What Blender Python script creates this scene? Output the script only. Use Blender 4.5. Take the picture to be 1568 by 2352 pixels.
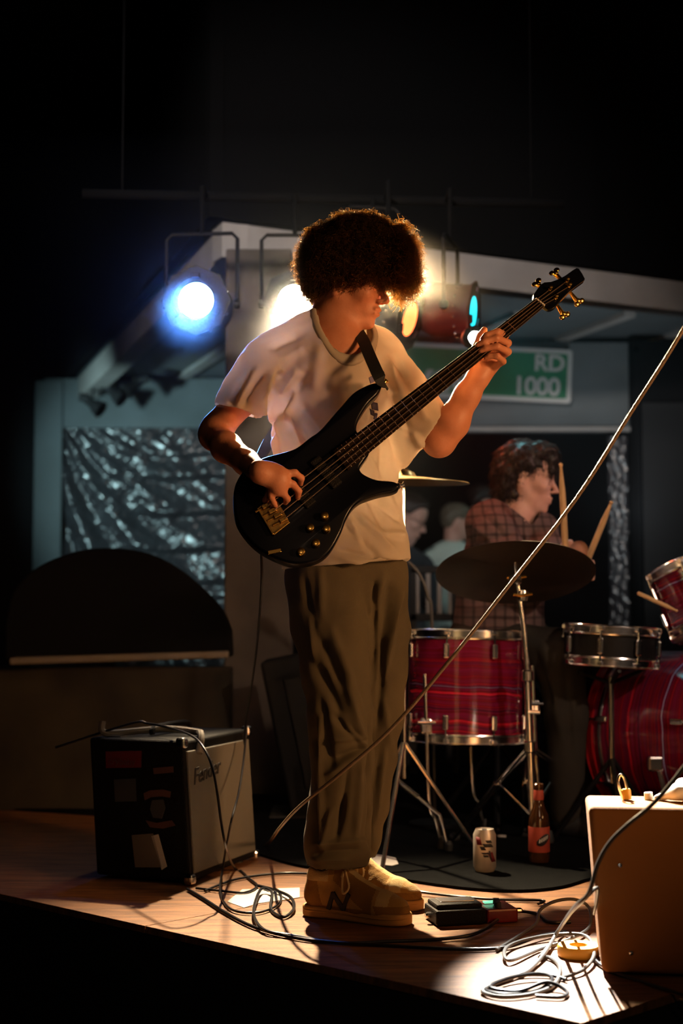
import bpy, math, random
import numpy as np
from mathutils import Vector, Matrix, noise
random.seed(7); rng = np.random.default_rng(7)
for o in list(bpy.data.objects): bpy.data.objects.remove(o)
SC = bpy.context.scene; COL = SC.collection
# ---------------------------------------------------------------- camera
CAMZ = 0.76; FPX = 50/36*2352; TH = math.atan(224/FPX)
cam = bpy.data.cameras.new('camera'); camo = bpy.data.objects.new('camera', cam); COL.objects.link(camo)
cam.sensor_fit = 'VERTICAL'; cam.sensor_height = 36; cam.sensor_width = 24; cam.lens = 50
camo.location = (0, 0, CAMZ); camo.rotation_euler = (math.pi/2+TH, 0, 0)
cam.dof.use_dof = True; cam.dof.focus_distance = 3.45; cam.dof.aperture_fstop = 2.4
cam.clip_start = 0.05
SC.camera = camo
# ---------------------------------------------------------------- world and view
wd = bpy.data.worlds.new('world'); SC.world = wd; wd.use_nodes = True
wd.node_tree.nodes['Background'].inputs[0].default_value = (0.55, 0.6, 0.8, 1)
wd.node_tree.nodes['Background'].inputs[1].default_value = 0.0008
SC.view_settings.view_transform = 'Standard'; SC.view_settings.look = 'None'
SC.view_settings.exposure = 0.0; SC.view_settings.gamma = 1.0; SC.view_settings.use_curve_mapping = False
# ---------------------------------------------------------------- pixel -> world point at a real depth
def ray(px, py):
    u = (px-784)/FPX; v = (1176-py)/FPX
    return Vector((u, math.cos(TH)-math.sin(TH)*v, math.sin(TH)+math.cos(TH)*v))
def W(px, py, d):
    r = ray(px, py); return Vector((0, 0, CAMZ)) + r*(d/r.y)
def F(px, py, z=0.0):
    r = ray(px, py); return Vector((0, 0, CAMZ)) + r*((z-CAMZ)/r.z)
def V(*a): return Vector(a)
def proj(P):
    P = np.asarray(P, float); x, y, z = P[:, 0], P[:, 1], P[:, 2]-CAMZ
    f = y*math.cos(TH)+z*math.sin(TH); u = -y*math.sin(TH)+z*math.cos(TH)
    return 784+FPX*x/f, 1176-FPX*u/f
# ---------------------------------------------------------------- unseen lamps: inferred spots and added fills
def lamp(name, kind, loc, target, energy, color, size=0.1, cone=60, blend=0.5):
    l = bpy.data.lights.new(name, kind); l.energy = energy; l.color = color
    if kind == 'SPOT': l.spot_size = math.radians(cone); l.spot_blend = blend
    l.shadow_soft_size = size
    o = bpy.data.objects.new(name, l); COL.objects.link(o); o.location = loc
    o.rotation_euler = (Vector(target)-Vector(loc)).to_track_quat('-Z', 'Y').to_euler()
    return o
lamp('warm_front_spot', 'SPOT', (2.95, 1.25, 1.45), (0.30, 3.42, 1.02), 420, (1.0, 0.49, 0.19), 0.28, 33, 0.75)
lamp('soft_front_fill', 'SPOT', (0.9, -1.6, 2.6), (0.35, 3.6, 0.3), 27, (1.0, 0.62, 0.38), 0.25, 46, 0.9)  # added fill that lifts the dark stage from the front
lamp('kit_fill', 'SPOT', (2.3, 1.3, 2.3), (0.72, 4.75, 0.72), 190, (1.0, 0.70, 0.50), 0.06, 30, 0.8)  # added to brighten the drums, no such fixture known
lamp('teal_house_lamp', 'SPOT', (-2.7, 7.4, 1.5), (-1.05, 10.1, 1.7), 320, (0.52, 0.85, 0.90), 0.10, 52, 0.9)
lamp('sign_fill', 'SPOT', (1.5, 6.9, 1.2), (1.0, 8.6, 2.0), 36, (0.75, 0.85, 0.9), 0.15, 110, 0.9)  # added invisible light for the sign and rear header
lamp('back_room_lamp', 'SPOT', (2.3, 9.3, 2.2), (0.5, 9.7, 0.9), 12, (0.6, 0.95, 0.9), 0.1, 70, 0.7)
lamp('beam_fill', 'SPOT', (-0.9, 1.0, 2.9), (0.10, 6.5, 2.24), 700, (1.0, 0.90, 0.84), 0.15, 30, 0.8)  # helper spot put in to light the beam and what lies behind
lamp('rose_side_lamp', 'SPOT', (2.3, 4.3, 1.7), (0.7, 5.0, 1.2), 45, (1.0, 0.55, 0.45), 0.08, 30, 0.7)
# ---------------------------------------------------------------- materials
def mat(name, col, rough=0.6, metal=0.0, col2=None, scale=8.0, bump=0.0, bscale=60.0, emit=None, estr=0.0,
        spec=0.5, coat=0.0, sheen=0.0, transl=0.0, sss=0.0, detail=4.0, stretch=(1, 1, 1), trans=0.0, ior=1.45, alpha=1.0):
    m = bpy.data.materials.new(name); m.use_nodes = True; nt = m.node_tree; N = nt.nodes; L = nt.links
    b = N['Principled BSDF']; b.inputs['Base Color'].default_value = (*col, 1)
    b.inputs['Roughness'].default_value = rough; b.inputs['Metallic'].default_value = metal
    b.inputs['Specular IOR Level'].default_value = spec; b.inputs['Coat Weight'].default_value = coat
    b.inputs['Coat Roughness'].default_value = 0.08; b.inputs['Sheen Weight'].default_value = sheen
    b.inputs['Transmission Weight'].default_value = trans; b.inputs['IOR'].default_value = ior
    b.inputs['Alpha'].default_value = alpha
    if sss: b.inputs['Subsurface Weight'].default_value = sss; b.inputs['Subsurface Radius'].default_value = (0.02, 0.008, 0.004); b.inputs['Subsurface Scale'].default_value = 0.6
    tc = N.new('ShaderNodeTexCoord'); mp = N.new('ShaderNodeMapping'); L.new(tc.outputs['Object'], mp.inputs[0])
    mp.inputs['Scale'].default_value = stretch
    if col2 is not None:
        n = N.new('ShaderNodeTexNoise'); n.inputs['Scale'].default_value = scale; n.inputs['Detail'].default_value = detail
        L.new(mp.outputs[0], n.inputs['Vector'])
        r = N.new('ShaderNodeValToRGB'); r.color_ramp.elements[0].position = 0.35; r.color_ramp.elements[1].position = 0.65
        r.color_ramp.elements[0].color = (*col, 1); r.color_ramp.elements[1].color = (*col2, 1)
        L.new(n.outputs['Fac'], r.inputs[0]); L.new(r.outputs[0], b.inputs['Base Color'])
    if bump:
        n = N.new('ShaderNodeTexNoise'); n.inputs['Scale'].default_value = bscale; n.inputs['Detail'].default_value = 3
        L.new(mp.outputs[0], n.inputs['Vector'])
        bp = N.new('ShaderNodeBump'); bp.inputs['Strength'].default_value = bump; bp.inputs['Distance'].default_value = 0.004
        L.new(n.outputs['Fac'], bp.inputs['Height']); L.new(bp.outputs[0], b.inputs['Normal'])
    if emit is not None:
        b.inputs['Emission Color'].default_value = (*emit, 1); b.inputs['Emission Strength'].default_value = estr
    if transl:
        t = N.new('ShaderNodeBsdfTranslucent'); mx = N.new('ShaderNodeMixShader'); mx.inputs[0].default_value = transl
        if col2 is not None: L.new(r.outputs[0], t.inputs[0])
        else: t.inputs[0].default_value = (*col, 1)
        L.new(b.outputs[0], mx.inputs[1]); L.new(t.outputs[0], mx.inputs[2]); L.new(mx.outputs[0], N['Material Output'].inputs[0])
    return m
def hair_glow(m, fac, c):
    """strands that let light from behind pass mostly straight on"""
    nt = m.node_tree; r = nt.nodes.new('ShaderNodeBsdfRefraction'); r.inputs['Color'].default_value = (*c, 1); r.inputs['Roughness'].default_value = 0.55; r.inputs['IOR'].default_value = 1.2
    t = nt.nodes.new('ShaderNodeBsdfTranslucent'); t.inputs[0].default_value = (*c, 1); m0 = nt.nodes.new('ShaderNodeMixShader'); m0.inputs[0].default_value = .25; nt.links.new(r.outputs[0], m0.inputs[1]); nt.links.new(t.outputs[0], m0.inputs[2])
    mx = nt.nodes.new('ShaderNodeMixShader'); mx.inputs[0].default_value = fac; nt.links.new(nt.nodes['Principled BSDF'].outputs[0], mx.inputs[1]); nt.links.new(m0.outputs[0], mx.inputs[2]); nt.links.new(mx.outputs[0], nt.nodes['Material Output'].inputs[0])
def set_transl(m, c):
    for n in m.node_tree.nodes:
        if n.type == 'BSDF_TRANSLUCENT': n.inputs[0].default_value = (*c, 1)
def weave(m, sc, ang, strength, dark=0.5):
    """a fine woven twill: a bump and a two-tone thread pattern"""
    nt = m.node_tree; N = nt.nodes; L = nt.links; b = N['Principled BSDF']
    tc = N.new('ShaderNodeTexCoord'); hs = []
    for a in ang:
        mp = N.new('ShaderNodeMapping'); mp.inputs['Rotation'].default_value = (0, a, 0); L.new(tc.outputs['Object'], mp.inputs[0])
        w = N.new('ShaderNodeTexWave'); w.inputs['Scale'].default_value = sc; w.bands_direction = 'X'; L.new(mp.outputs[0], w.inputs[0])
        hs.append(w.outputs['Fac'])
    h = hs[0]
    if len(hs) > 1:
        mm = N.new('ShaderNodeMath'); mm.operation = 'MULTIPLY'; L.new(hs[0], mm.inputs[0]); L.new(hs[1], mm.inputs[1]); h = mm.outputs[0]
    bp = N.new('ShaderNodeBump'); bp.inputs['Strength'].default_value = strength; bp.inputs['Distance'].default_value = 0.002
    L.new(h, bp.inputs['Height'])
    if b.inputs['Normal'].links: L.new(b.inputs['Normal'].links[0].from_socket, bp.inputs['Normal'])
    L.new(bp.outputs[0], b.inputs['Normal'])
    mx = N.new('ShaderNodeMix'); mx.data_type = 'RGBA'; mx.blend_type = 'MULTIPLY'; mx.inputs[0].default_value = 1
    rr = N.new('ShaderNodeMapRange'); rr.inputs[3].default_value = dark; L.new(h, rr.inputs[0])
    if b.inputs['Base Color'].links: L.new(b.inputs['Base Color'].links[0].from_socket, mx.inputs[6])
    else: mx.inputs[6].default_value = b.inputs['Base Color'].default_value
    L.new(rr.outputs[0], mx.inputs[7]); L.new(mx.outputs[2], b.inputs['Base Color'])
    return m
def strata(name, axis, base=(0.16, 0.004, 0.012)):
    """red pearl drum wrap with thin stripes lying across the axis"""
    m = mat(name, base, 0.18, 0.0, coat=0.8); nt = m.node_tree; N = nt.nodes; L = nt.links; b = N['Principled BSDF']
    tc = N.new('ShaderNodeTexCoord'); d = N.new('ShaderNodeVectorMath'); d.operation = 'DOT_PRODUCT'; d.inputs[1].default_value = axis
    L.new(tc.outputs['Object'], d.inputs[0])
    wob = N.new('ShaderNodeTexNoise'); wob.inputs['Scale'].default_value = 5; L.new(tc.outputs['Object'], wob.inputs[0])
    mul = N.new('ShaderNodeMath'); mul.operation = 'MULTIPLY_ADD'; mul.inputs[1].default_value = 0.05; L.new(wob.outputs['Fac'], mul.inputs[0]); L.new(d.outputs['Value'], mul.inputs[2])
    cb = N.new('ShaderNodeCombineXYZ'); L.new(mul.outputs[0], cb.inputs[2])
    n = N.new('ShaderNodeTexNoise'); n.inputs['Scale'].default_value = 55; n.inputs['Detail'].default_value = 2.0; L.new(cb.outputs[0], n.inputs[0])
    r = N.new('ShaderNodeValToRGB'); cr = r.color_ramp
    cr.elements[0].position = 0.30; cr.elements[0].color = (0.55, 0.50, 1.0, 1)
    cr.elements[1].position = 0.70; cr.elements[1].color = (0.50, 0.015, 0.06, 1)
    for p, c in ((0.36, (0.05, 0.006, 0.02, 1)), (0.45, (0.17, 0.008, 0.045, 1)), (0.55, (0.10, 0.004, 0.012, 1)), (0.63, (0.42, 0.012, 0.03, 1))):
        e = cr.elements.new(p); e.color = c
    L.new(n.outputs['Fac'], r.inputs[0]); L.new(r.outputs[0], b.inputs['Base Color'])
    return m
M = {}
M['chrome'] = mat('chrome', (0.85, 0.85, 0.88), 0.20, 1.0)
M['gold'] = mat('gold', (0.95, 0.60, 0.16), 0.22, 1.0)
M['oldgold'] = mat('old_gold', (0.55, 0.33, 0.09), 0.35, 1.0, col2=(0.3, 0.18, 0.05), scale=90)
M['blackmetal'] = mat('black_metal', (0.006, 0.006, 0.007), 0.5, 0.0, spec=.25, bump=0.1)
M['black'] = mat('black_paint', (0.012, 0.012, 0.013), 0.7, bump=0.2)
M['rubber'] = mat('rubber', (0.02, 0.02, 0.02), 0.6)
M['skin'] = mat('skin', (0.60, 0.25, 0.14), 0.5, col2=(0.52, 0.20, 0.105), scale=25, bump=0.12, bscale=180, sss=0.15)
M['palm'] = M['skin']
M['skin2'] = mat('skin_fair', (0.62, 0.36, 0.28), 0.5, col2=(0.55, 0.30, 0.23), scale=25, sss=0.1)
M['shirt'] = mat('cream_cotton', (0.66, 0.58, 0.47), 0.85, col2=(0.60, 0.52, 0.42), scale=3, bump=0.15, bscale=260, transl=0.5, sheen=0.2)
M['pants'] = mat('olive_twill', (0.20, 0.155, 0.080), 0.85, col2=(0.15, 0.117, 0.062), scale=4, bump=0.1, bscale=40)
weave(M['pants'], 170, (0.7, -0.75), 0.7, 0.35)
M['hair'] = mat('dark_brown_hair', (0.012, 0.007, 0.004), 0.6)
M['strand'] = mat('brown_hair_strands', (0.022, 0.012, 0.006), 0.42, spec=.35); hair_glow(M['strand'], .6, (0.95, 0.62, 0.26))
M['hair2'] = mat('dark_hair', (0.03, 0.018, 0.014), 0.45, transl=0.2)
M['bassbody'] = mat('midnight_lacquer', (0.0015, 0.002, 0.005), 0.36, coat=0.08, spec=0.14)
M['fret'] = mat('rosewood', (0.008, 0.005, 0.004), 0.7, spec=.08, col2=(0.016, 0.009, 0.005), scale=40, stretch=(1, 1, 1))
M['maple'] = mat('maple', (0.30, 0.17, 0.08), 0.4)
M['string'] = mat('round_wound_string', (0.42, 0.30, 0.22), 0.38, 0.9)
M['suede'] = mat('ochre_suede', (0.42, 0.24, 0.055), 0.9, col2=(0.34, 0.19, 0.045), scale=30, bump=0.3, bscale=300, sheen=0.3)
M['suede2'] = mat('brown_suede', (0.24, 0.125, 0.025), 0.95, bump=0.3, bscale=300)
M['shoemesh'] = mat('shoe_mesh', (0.50, 0.36, 0.16), 0.9, bump=0.4, bscale=400)
M['gum'] = mat('gum_sole', (0.46, 0.25, 0.07), 0.6, bump=0.1)
M['lace'] = mat('lace', (0.66, 0.50, 0.26), 0.8)
M['navy'] = mat('navy_leather', (0.015, 0.013, 0.02), 0.6)
M['cable'] = mat('cable_rubber', (0.010, 0.010, 0.014), 0.3, spec=0.4)
M['paleC'] = mat('braided_cable', (0.17, 0.115, 0.07), 0.4, bump=0.6, bscale=300)
M['greyC'] = mat('grey_cable', (0.10, 0.095, 0.09), 0.35, spec=0.5)
M['plastic_tarp'] = mat('plastic_sheeting', (0.045, 0.045, 0.05), 0.24, col2=(0.035, 0.032, 0.036), scale=6, bump=0.35, bscale=16, spec=0.9)
M['beam'] = mat('painted_beam', (0.42, 0.39, 0.37), 0.8, col2=(0.36, 0.33, 0.31), scale=5, bump=0.15)
M['wallpaint'] = mat('grey_wall_paint', (0.15, 0.17, 0.18), 0.85, col2=(0.12, 0.135, 0.14), scale=3, bump=0.15)
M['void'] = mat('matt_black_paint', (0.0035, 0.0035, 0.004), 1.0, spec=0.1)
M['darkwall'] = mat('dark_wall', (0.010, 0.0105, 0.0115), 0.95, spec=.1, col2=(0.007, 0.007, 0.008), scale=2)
M['column'] = mat('brown_column', (0.11, 0.088, 0.068), 0.9, col2=(0.07, 0.057, 0.045), scale=5, bump=0.3, bscale=30)
M['ply'] = mat('worn_plywood', (0.34, 0.145, 0.052), 0.6, col2=(0.095, 0.036, 0.013), scale=8, bump=0.8, bscale=35, detail=8, stretch=(1, 1, 1))
for _n in M['ply'].node_tree.nodes:
    if _n.type == 'MAPPING': _n.inputs['Rotation'].default_value = (0, 0, math.radians(-42)); _n.inputs['Scale'].default_value = (0.6, 5.0, 1)
    if _n.type == 'TEX_NOISE': _n.inputs['Detail'].default_value = 10; _n.inputs['Roughness'].default_value = .68
M['rug'] = mat('black_carpet', (0.004, 0.0045, 0.005), 1.0, spec=.05, col2=(0.006, 0.0065, 0.007), scale=40, bump=0.8, bscale=260)
M['tweed'] = mat('tweed_cloth', (0.36, 0.145, 0.036), 0.85, spec=.2); weave(M['tweed'], 190, (0.8,), 0.6, 0.45)
M['grille'] = mat('silver_grille_cloth', (0.36, 0.35, 0.32), 0.8, spec=.2); weave(M['grille'], 120, (0.6, -0.6), 0.8, 0.35)
M['tolex'] = mat('black_tolex', (0.005, 0.005, 0.0055), 0.6, spec=.2, bump=0.6, bscale=300)
M['signgreen'] = mat('sign_green', (0.012, 0.20, 0.085), 0.5, col2=(0.010, 0.165, 0.07), scale=6)
M['signwhite'] = mat('sign_white', (0.55, 0.54, 0.52), 0.5)
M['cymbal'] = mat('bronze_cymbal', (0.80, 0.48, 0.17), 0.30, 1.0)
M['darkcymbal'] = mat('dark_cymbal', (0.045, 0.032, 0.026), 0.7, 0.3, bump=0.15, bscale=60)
M['drumhead'] = mat('drumhead', (0.5, 0.48, 0.45), 0.6)
M['wood'] = mat('drumstick_wood', (0.62, 0.40, 0.20), 0.5)
M['redplaid'] = mat('brown_plaid', (0.15, 0.085, 0.085), 0.9, bump=0.2)
M['jeans'] = mat('grey_trousers', (0.03, 0.026, 0.022), 0.95, spec=.2, bump=0.2)
M['tape'] = mat('white_paper', (0.62, 0.58, 0.55), 0.7, bump=0.15, bscale=20)
M['red'] = mat('red_enamel', (0.14, 0.006, 0.006), 0.3, coat=0.4)
M['aluminium'] = mat('can_white', (0.62, 0.56, 0.50), 0.35, 0.5)
M['amber'] = mat('brown_glass', (0.05, 0.018, 0.006), 0.08, coat=0.5)
M['label'] = mat('red_label', (0.42, 0.06, 0.03), 0.6, col2=(0.36, 0.05, 0.03), scale=30)
M['mustard'] = mat('mustard_plastic', (0.72, 0.40, 0.05), 0.4)
M['cream'] = mat('cream_plastic', (0.7, 0.68, 0.62), 0.5)
M['whitecloth'] = mat('white_cloth', (0.75, 0.73, 0.7), 0.8, bump=0.2, bscale=30)
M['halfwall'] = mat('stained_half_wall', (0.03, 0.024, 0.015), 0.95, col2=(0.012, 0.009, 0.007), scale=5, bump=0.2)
M['ledge'] = mat('ledge_paint', (0.12, 0.10, 0.08), 0.6)
M['print'] = mat('purple_print', (0.16, 0.14, 0.24), 0.8)
M['inkdark'] = mat('dark_ink', (0.03, 0.028, 0.03), 0.7)
# ---------------------------------------------------------------- mesh builder
def frame(ax):
    ax = Vector(ax).normalized(); h = Vector((0, 0, 1)) if abs(ax.z) < 0.9 else Vector((1, 0, 0))
    a = ax.cross(h).normalized(); b = ax.cross(a).normalized(); return a, b, ax
class MB:
    def __init__(s): s.v = []; s.f = []
    def add(s, vs, fs):
        n = len(s.v); s.v += [tuple(p) for p in vs]; s.f += [tuple(i+n for i in f) for f in fs]; return s
    def box(s, c, size, ax=None):
        """ax: 3 axis vectors"""
        c = Vector(c); A = ax or (V(1, 0, 0), V(0, 1, 0), V(0, 0, 1)); h = [x/2 for x in size]; vs = []
        for i in (-1, 1):
            for j in (-1, 1):
                for k in (-1, 1): vs.append(c+A[0]*h[0]*i+A[1]*h[1]*j+A[2]*h[2]*k)
        return s.add(vs, [(0, 1, 3, 2), (4, 6, 7, 5), (0, 4, 5, 1), (2, 3, 7, 6), (0, 2, 6, 4), (1, 5, 7, 3)])
    def tube(s, pts, r, seg=8, cap=True, closed=False):
        pts = [Vector(p) for p in pts]; n = len(pts); R = r if isinstance(r, (list, tuple)) else [r]*n
        vs = []; fs = []; a = None
        for i, p in enumerate(pts):
            if closed: t = (pts[(i+1) % n]-pts[i-1])
            else: t = (pts[min(i+1, n-1)]-pts[max(i-1, 0)])
            t.normalize()
            if a is None: a = frame(t)[0]
            a = (a-t*a.dot(t)); a = a.normalized() if a.length > 1e-6 else frame(t)[0]
            b = t.cross(a)
            for k in range(seg):
                q = 2*math.pi*k/seg; vs.append(p+(a*math.cos(q)+b*math.sin(q))*R[i])
        for i in range(n if closed else n-1):
            j = (i+1) % n
            for k in range(seg):
                l = (k+1) % seg; fs.append((i*seg+k, i*seg+l, j*seg+l, j*seg+k))
        if cap and not closed: fs += [tuple(reversed(range(seg))), tuple(range((n-1)*seg, n*seg))]
        return s.add(vs, fs)
    def lathe(s, prof, o, ax, seg=24):
        """prof: (radius, height) along ax"""
        a, b, c = frame(ax); o = Vector(o); vs = []; fs = []; n = len(prof)
        for (r, h) in prof:
            for k in range(seg):
                q = 2*math.pi*k/seg; vs.append(o+c*h+(a*math.cos(q)+b*math.sin(q))*max(r, 1e-5))
        for i in range(n-1):
            for k in range(seg):
                l = (k+1) % seg; fs.append((i*seg+k, (i+1)*seg+k, (i+1)*seg+l, i*seg+l))
        if prof[0][0] > 1e-4: fs.append(tuple(range(seg)))
        if prof[-1][0] > 1e-4: fs.append(tuple(reversed(range((n-1)*seg, n*seg))))
        return s.add(vs, fs)
    def prism(s, pts, ext):
        n = len(pts); e = Vector(ext); vs = [Vector(p) for p in pts]+[Vector(p)+e for p in pts]
        return s.add(vs, [tuple(range(n)), tuple(reversed(range(n, 2*n)))]+[(i, i+n, (i+1) % n+n, (i+1) % n) for i in range(n)])
    def ball(s, c, r, seg=12, ring=8, ax=None):
        c = Vector(c); r = Vector(r) if hasattr(r, '__len__') else Vector((r, r, r)); A = ax or (V(1, 0, 0), V(0, 1, 0), V(0, 0, 1))
        vs = []; fs = []
        for i in range(ring+1):
            t = math.pi*i/ring
            for k in range(seg):
                q = 2*math.pi*k/seg; vs.append(c+A[0]*r.x*max(math.sin(t), 1e-4)*math.cos(q)+A[1]*r.y*max(math.sin(t), 1e-4)*math.sin(q)+A[2]*r.z*math.cos(t))
        for i in range(ring):
            for k in range(seg):
                l = (k+1) % seg; fs.append((i*seg+k, (i+1)*seg+k, (i+1)*seg+l, i*seg+l))
        return s.add(vs, fs)
    def build(s, name, m, parent=None, smooth=True, bevel=0.0, bseg=2, angle=35):
        me = bpy.data.meshes.new(name); me.from_pydata(s.v, [], s.f); me.validate()
        import bmesh
        b = bmesh.new(); b.from_mesh(me); bmesh.ops.recalc_face_normals(b, faces=b.faces); b.to_mesh(me); b.free()
        return link(name, me, m, parent, smooth, bevel, bseg, angle)
def link(name, me, m, parent=None, smooth=True, bevel=0.0, bseg=2, angle=35):
    o = bpy.data.objects.new(name, me); COL.objects.link(o)
    if m is not None: me.materials.append(M[m] if isinstance(m, str) else m)
    if smooth:
        me.polygons.foreach_set('use_smooth', [True]*len(me.polygons))
        if angle < 180:
            try: me.set_sharp_from_angle(angle=math.radians(angle))
            except Exception: pass
    if bevel:
        md = o.modifiers.new('bevel', 'BEVEL'); md.width = bevel; md.segments = bseg; md.limit_method = 'ANGLE'; md.angle_limit = math.radians(40)
    if parent is not None:
        o.parent = parent; o.matrix_parent_inverse = WM(parent).inverted()
    return o
def WM(o):
    m = Matrix.Translation(o.location) @ o.rotation_euler.to_matrix().to_4x4()
    if o.parent is not None: m = WM(o.parent) @ o.matrix_parent_inverse @ m
    return m
def tag(o, label=None, cat=None, group=None, kind=None):
    if label: o['label'] = label
    if cat: o['category'] = cat
    if group: o['group'] = group
    if kind: o['kind'] = kind
    return o
def thing(name, loc, label, cat, group=None):
    o = bpy.data.objects.new(name, None); COL.objects.link(o); o.location = loc; o.empty_display_size = 0.05
    return tag(o, label, cat, group)
def struct(o): o['kind'] = 'structure'; return o
def spline(pts, n=8, closed=False):
    P = [Vector(p) for p in pts]; out = []; m = len(P)
    rngi = range(m if closed else m-1)
    for i in rngi:
        p0 = P[i-1] if (i > 0 or closed) else P[0]; p1 = P[i]; p2 = P[(i+1) % m]; p3 = P[(i+2) % m] if (closed or i+2 < m) else P[-1]
        for k in range(n):
            t = k/n; out.append(0.5*((2*p1)+(p2-p0)*t+(2*p0-5*p1+4*p2-p3)*t*t+(3*p1-p0-3*p2+p3)*t**3))
    if not closed: out.append(P[-1])
    return out
def text_mesh(txt, size, depth=0.0, align='LEFT', shear=0.0, space=1.0, thick=0.0):
    c = bpy.data.curves.new('txt', 'FONT'); c.body = txt; c.size = size; c.extrude = depth; c.align_x = align; c.shear = shear
    c.space_character = space; c.offset = thick; c.resolution_u = 4
    o = bpy.data.objects.new('txt', c); COL.objects.link(o); dg = bpy.context.evaluated_depsgraph_get(); dg.update()
    me = bpy.data.meshes.new_from_object(o.evaluated_get(dg)); bpy.data.objects.remove(o); return me
def text_obj(name, txt, size, m, mtx, parent=None, depth=0.0008, **kw):
    me = text_mesh(txt, size, depth, **kw); me.transform(mtx); me.materials.clear()
    return link(name, me, m, parent, smooth=False)
def axes_mtx(o, x, y):
    x = Vector(x).normalized(); y = Vector(y); y = (y-x*y.dot(x)).normalized(); z = x.cross(y)
    m = Matrix((x, y, z)).transposed().to_4x4(); m.translation = Vector(o); return m
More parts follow.
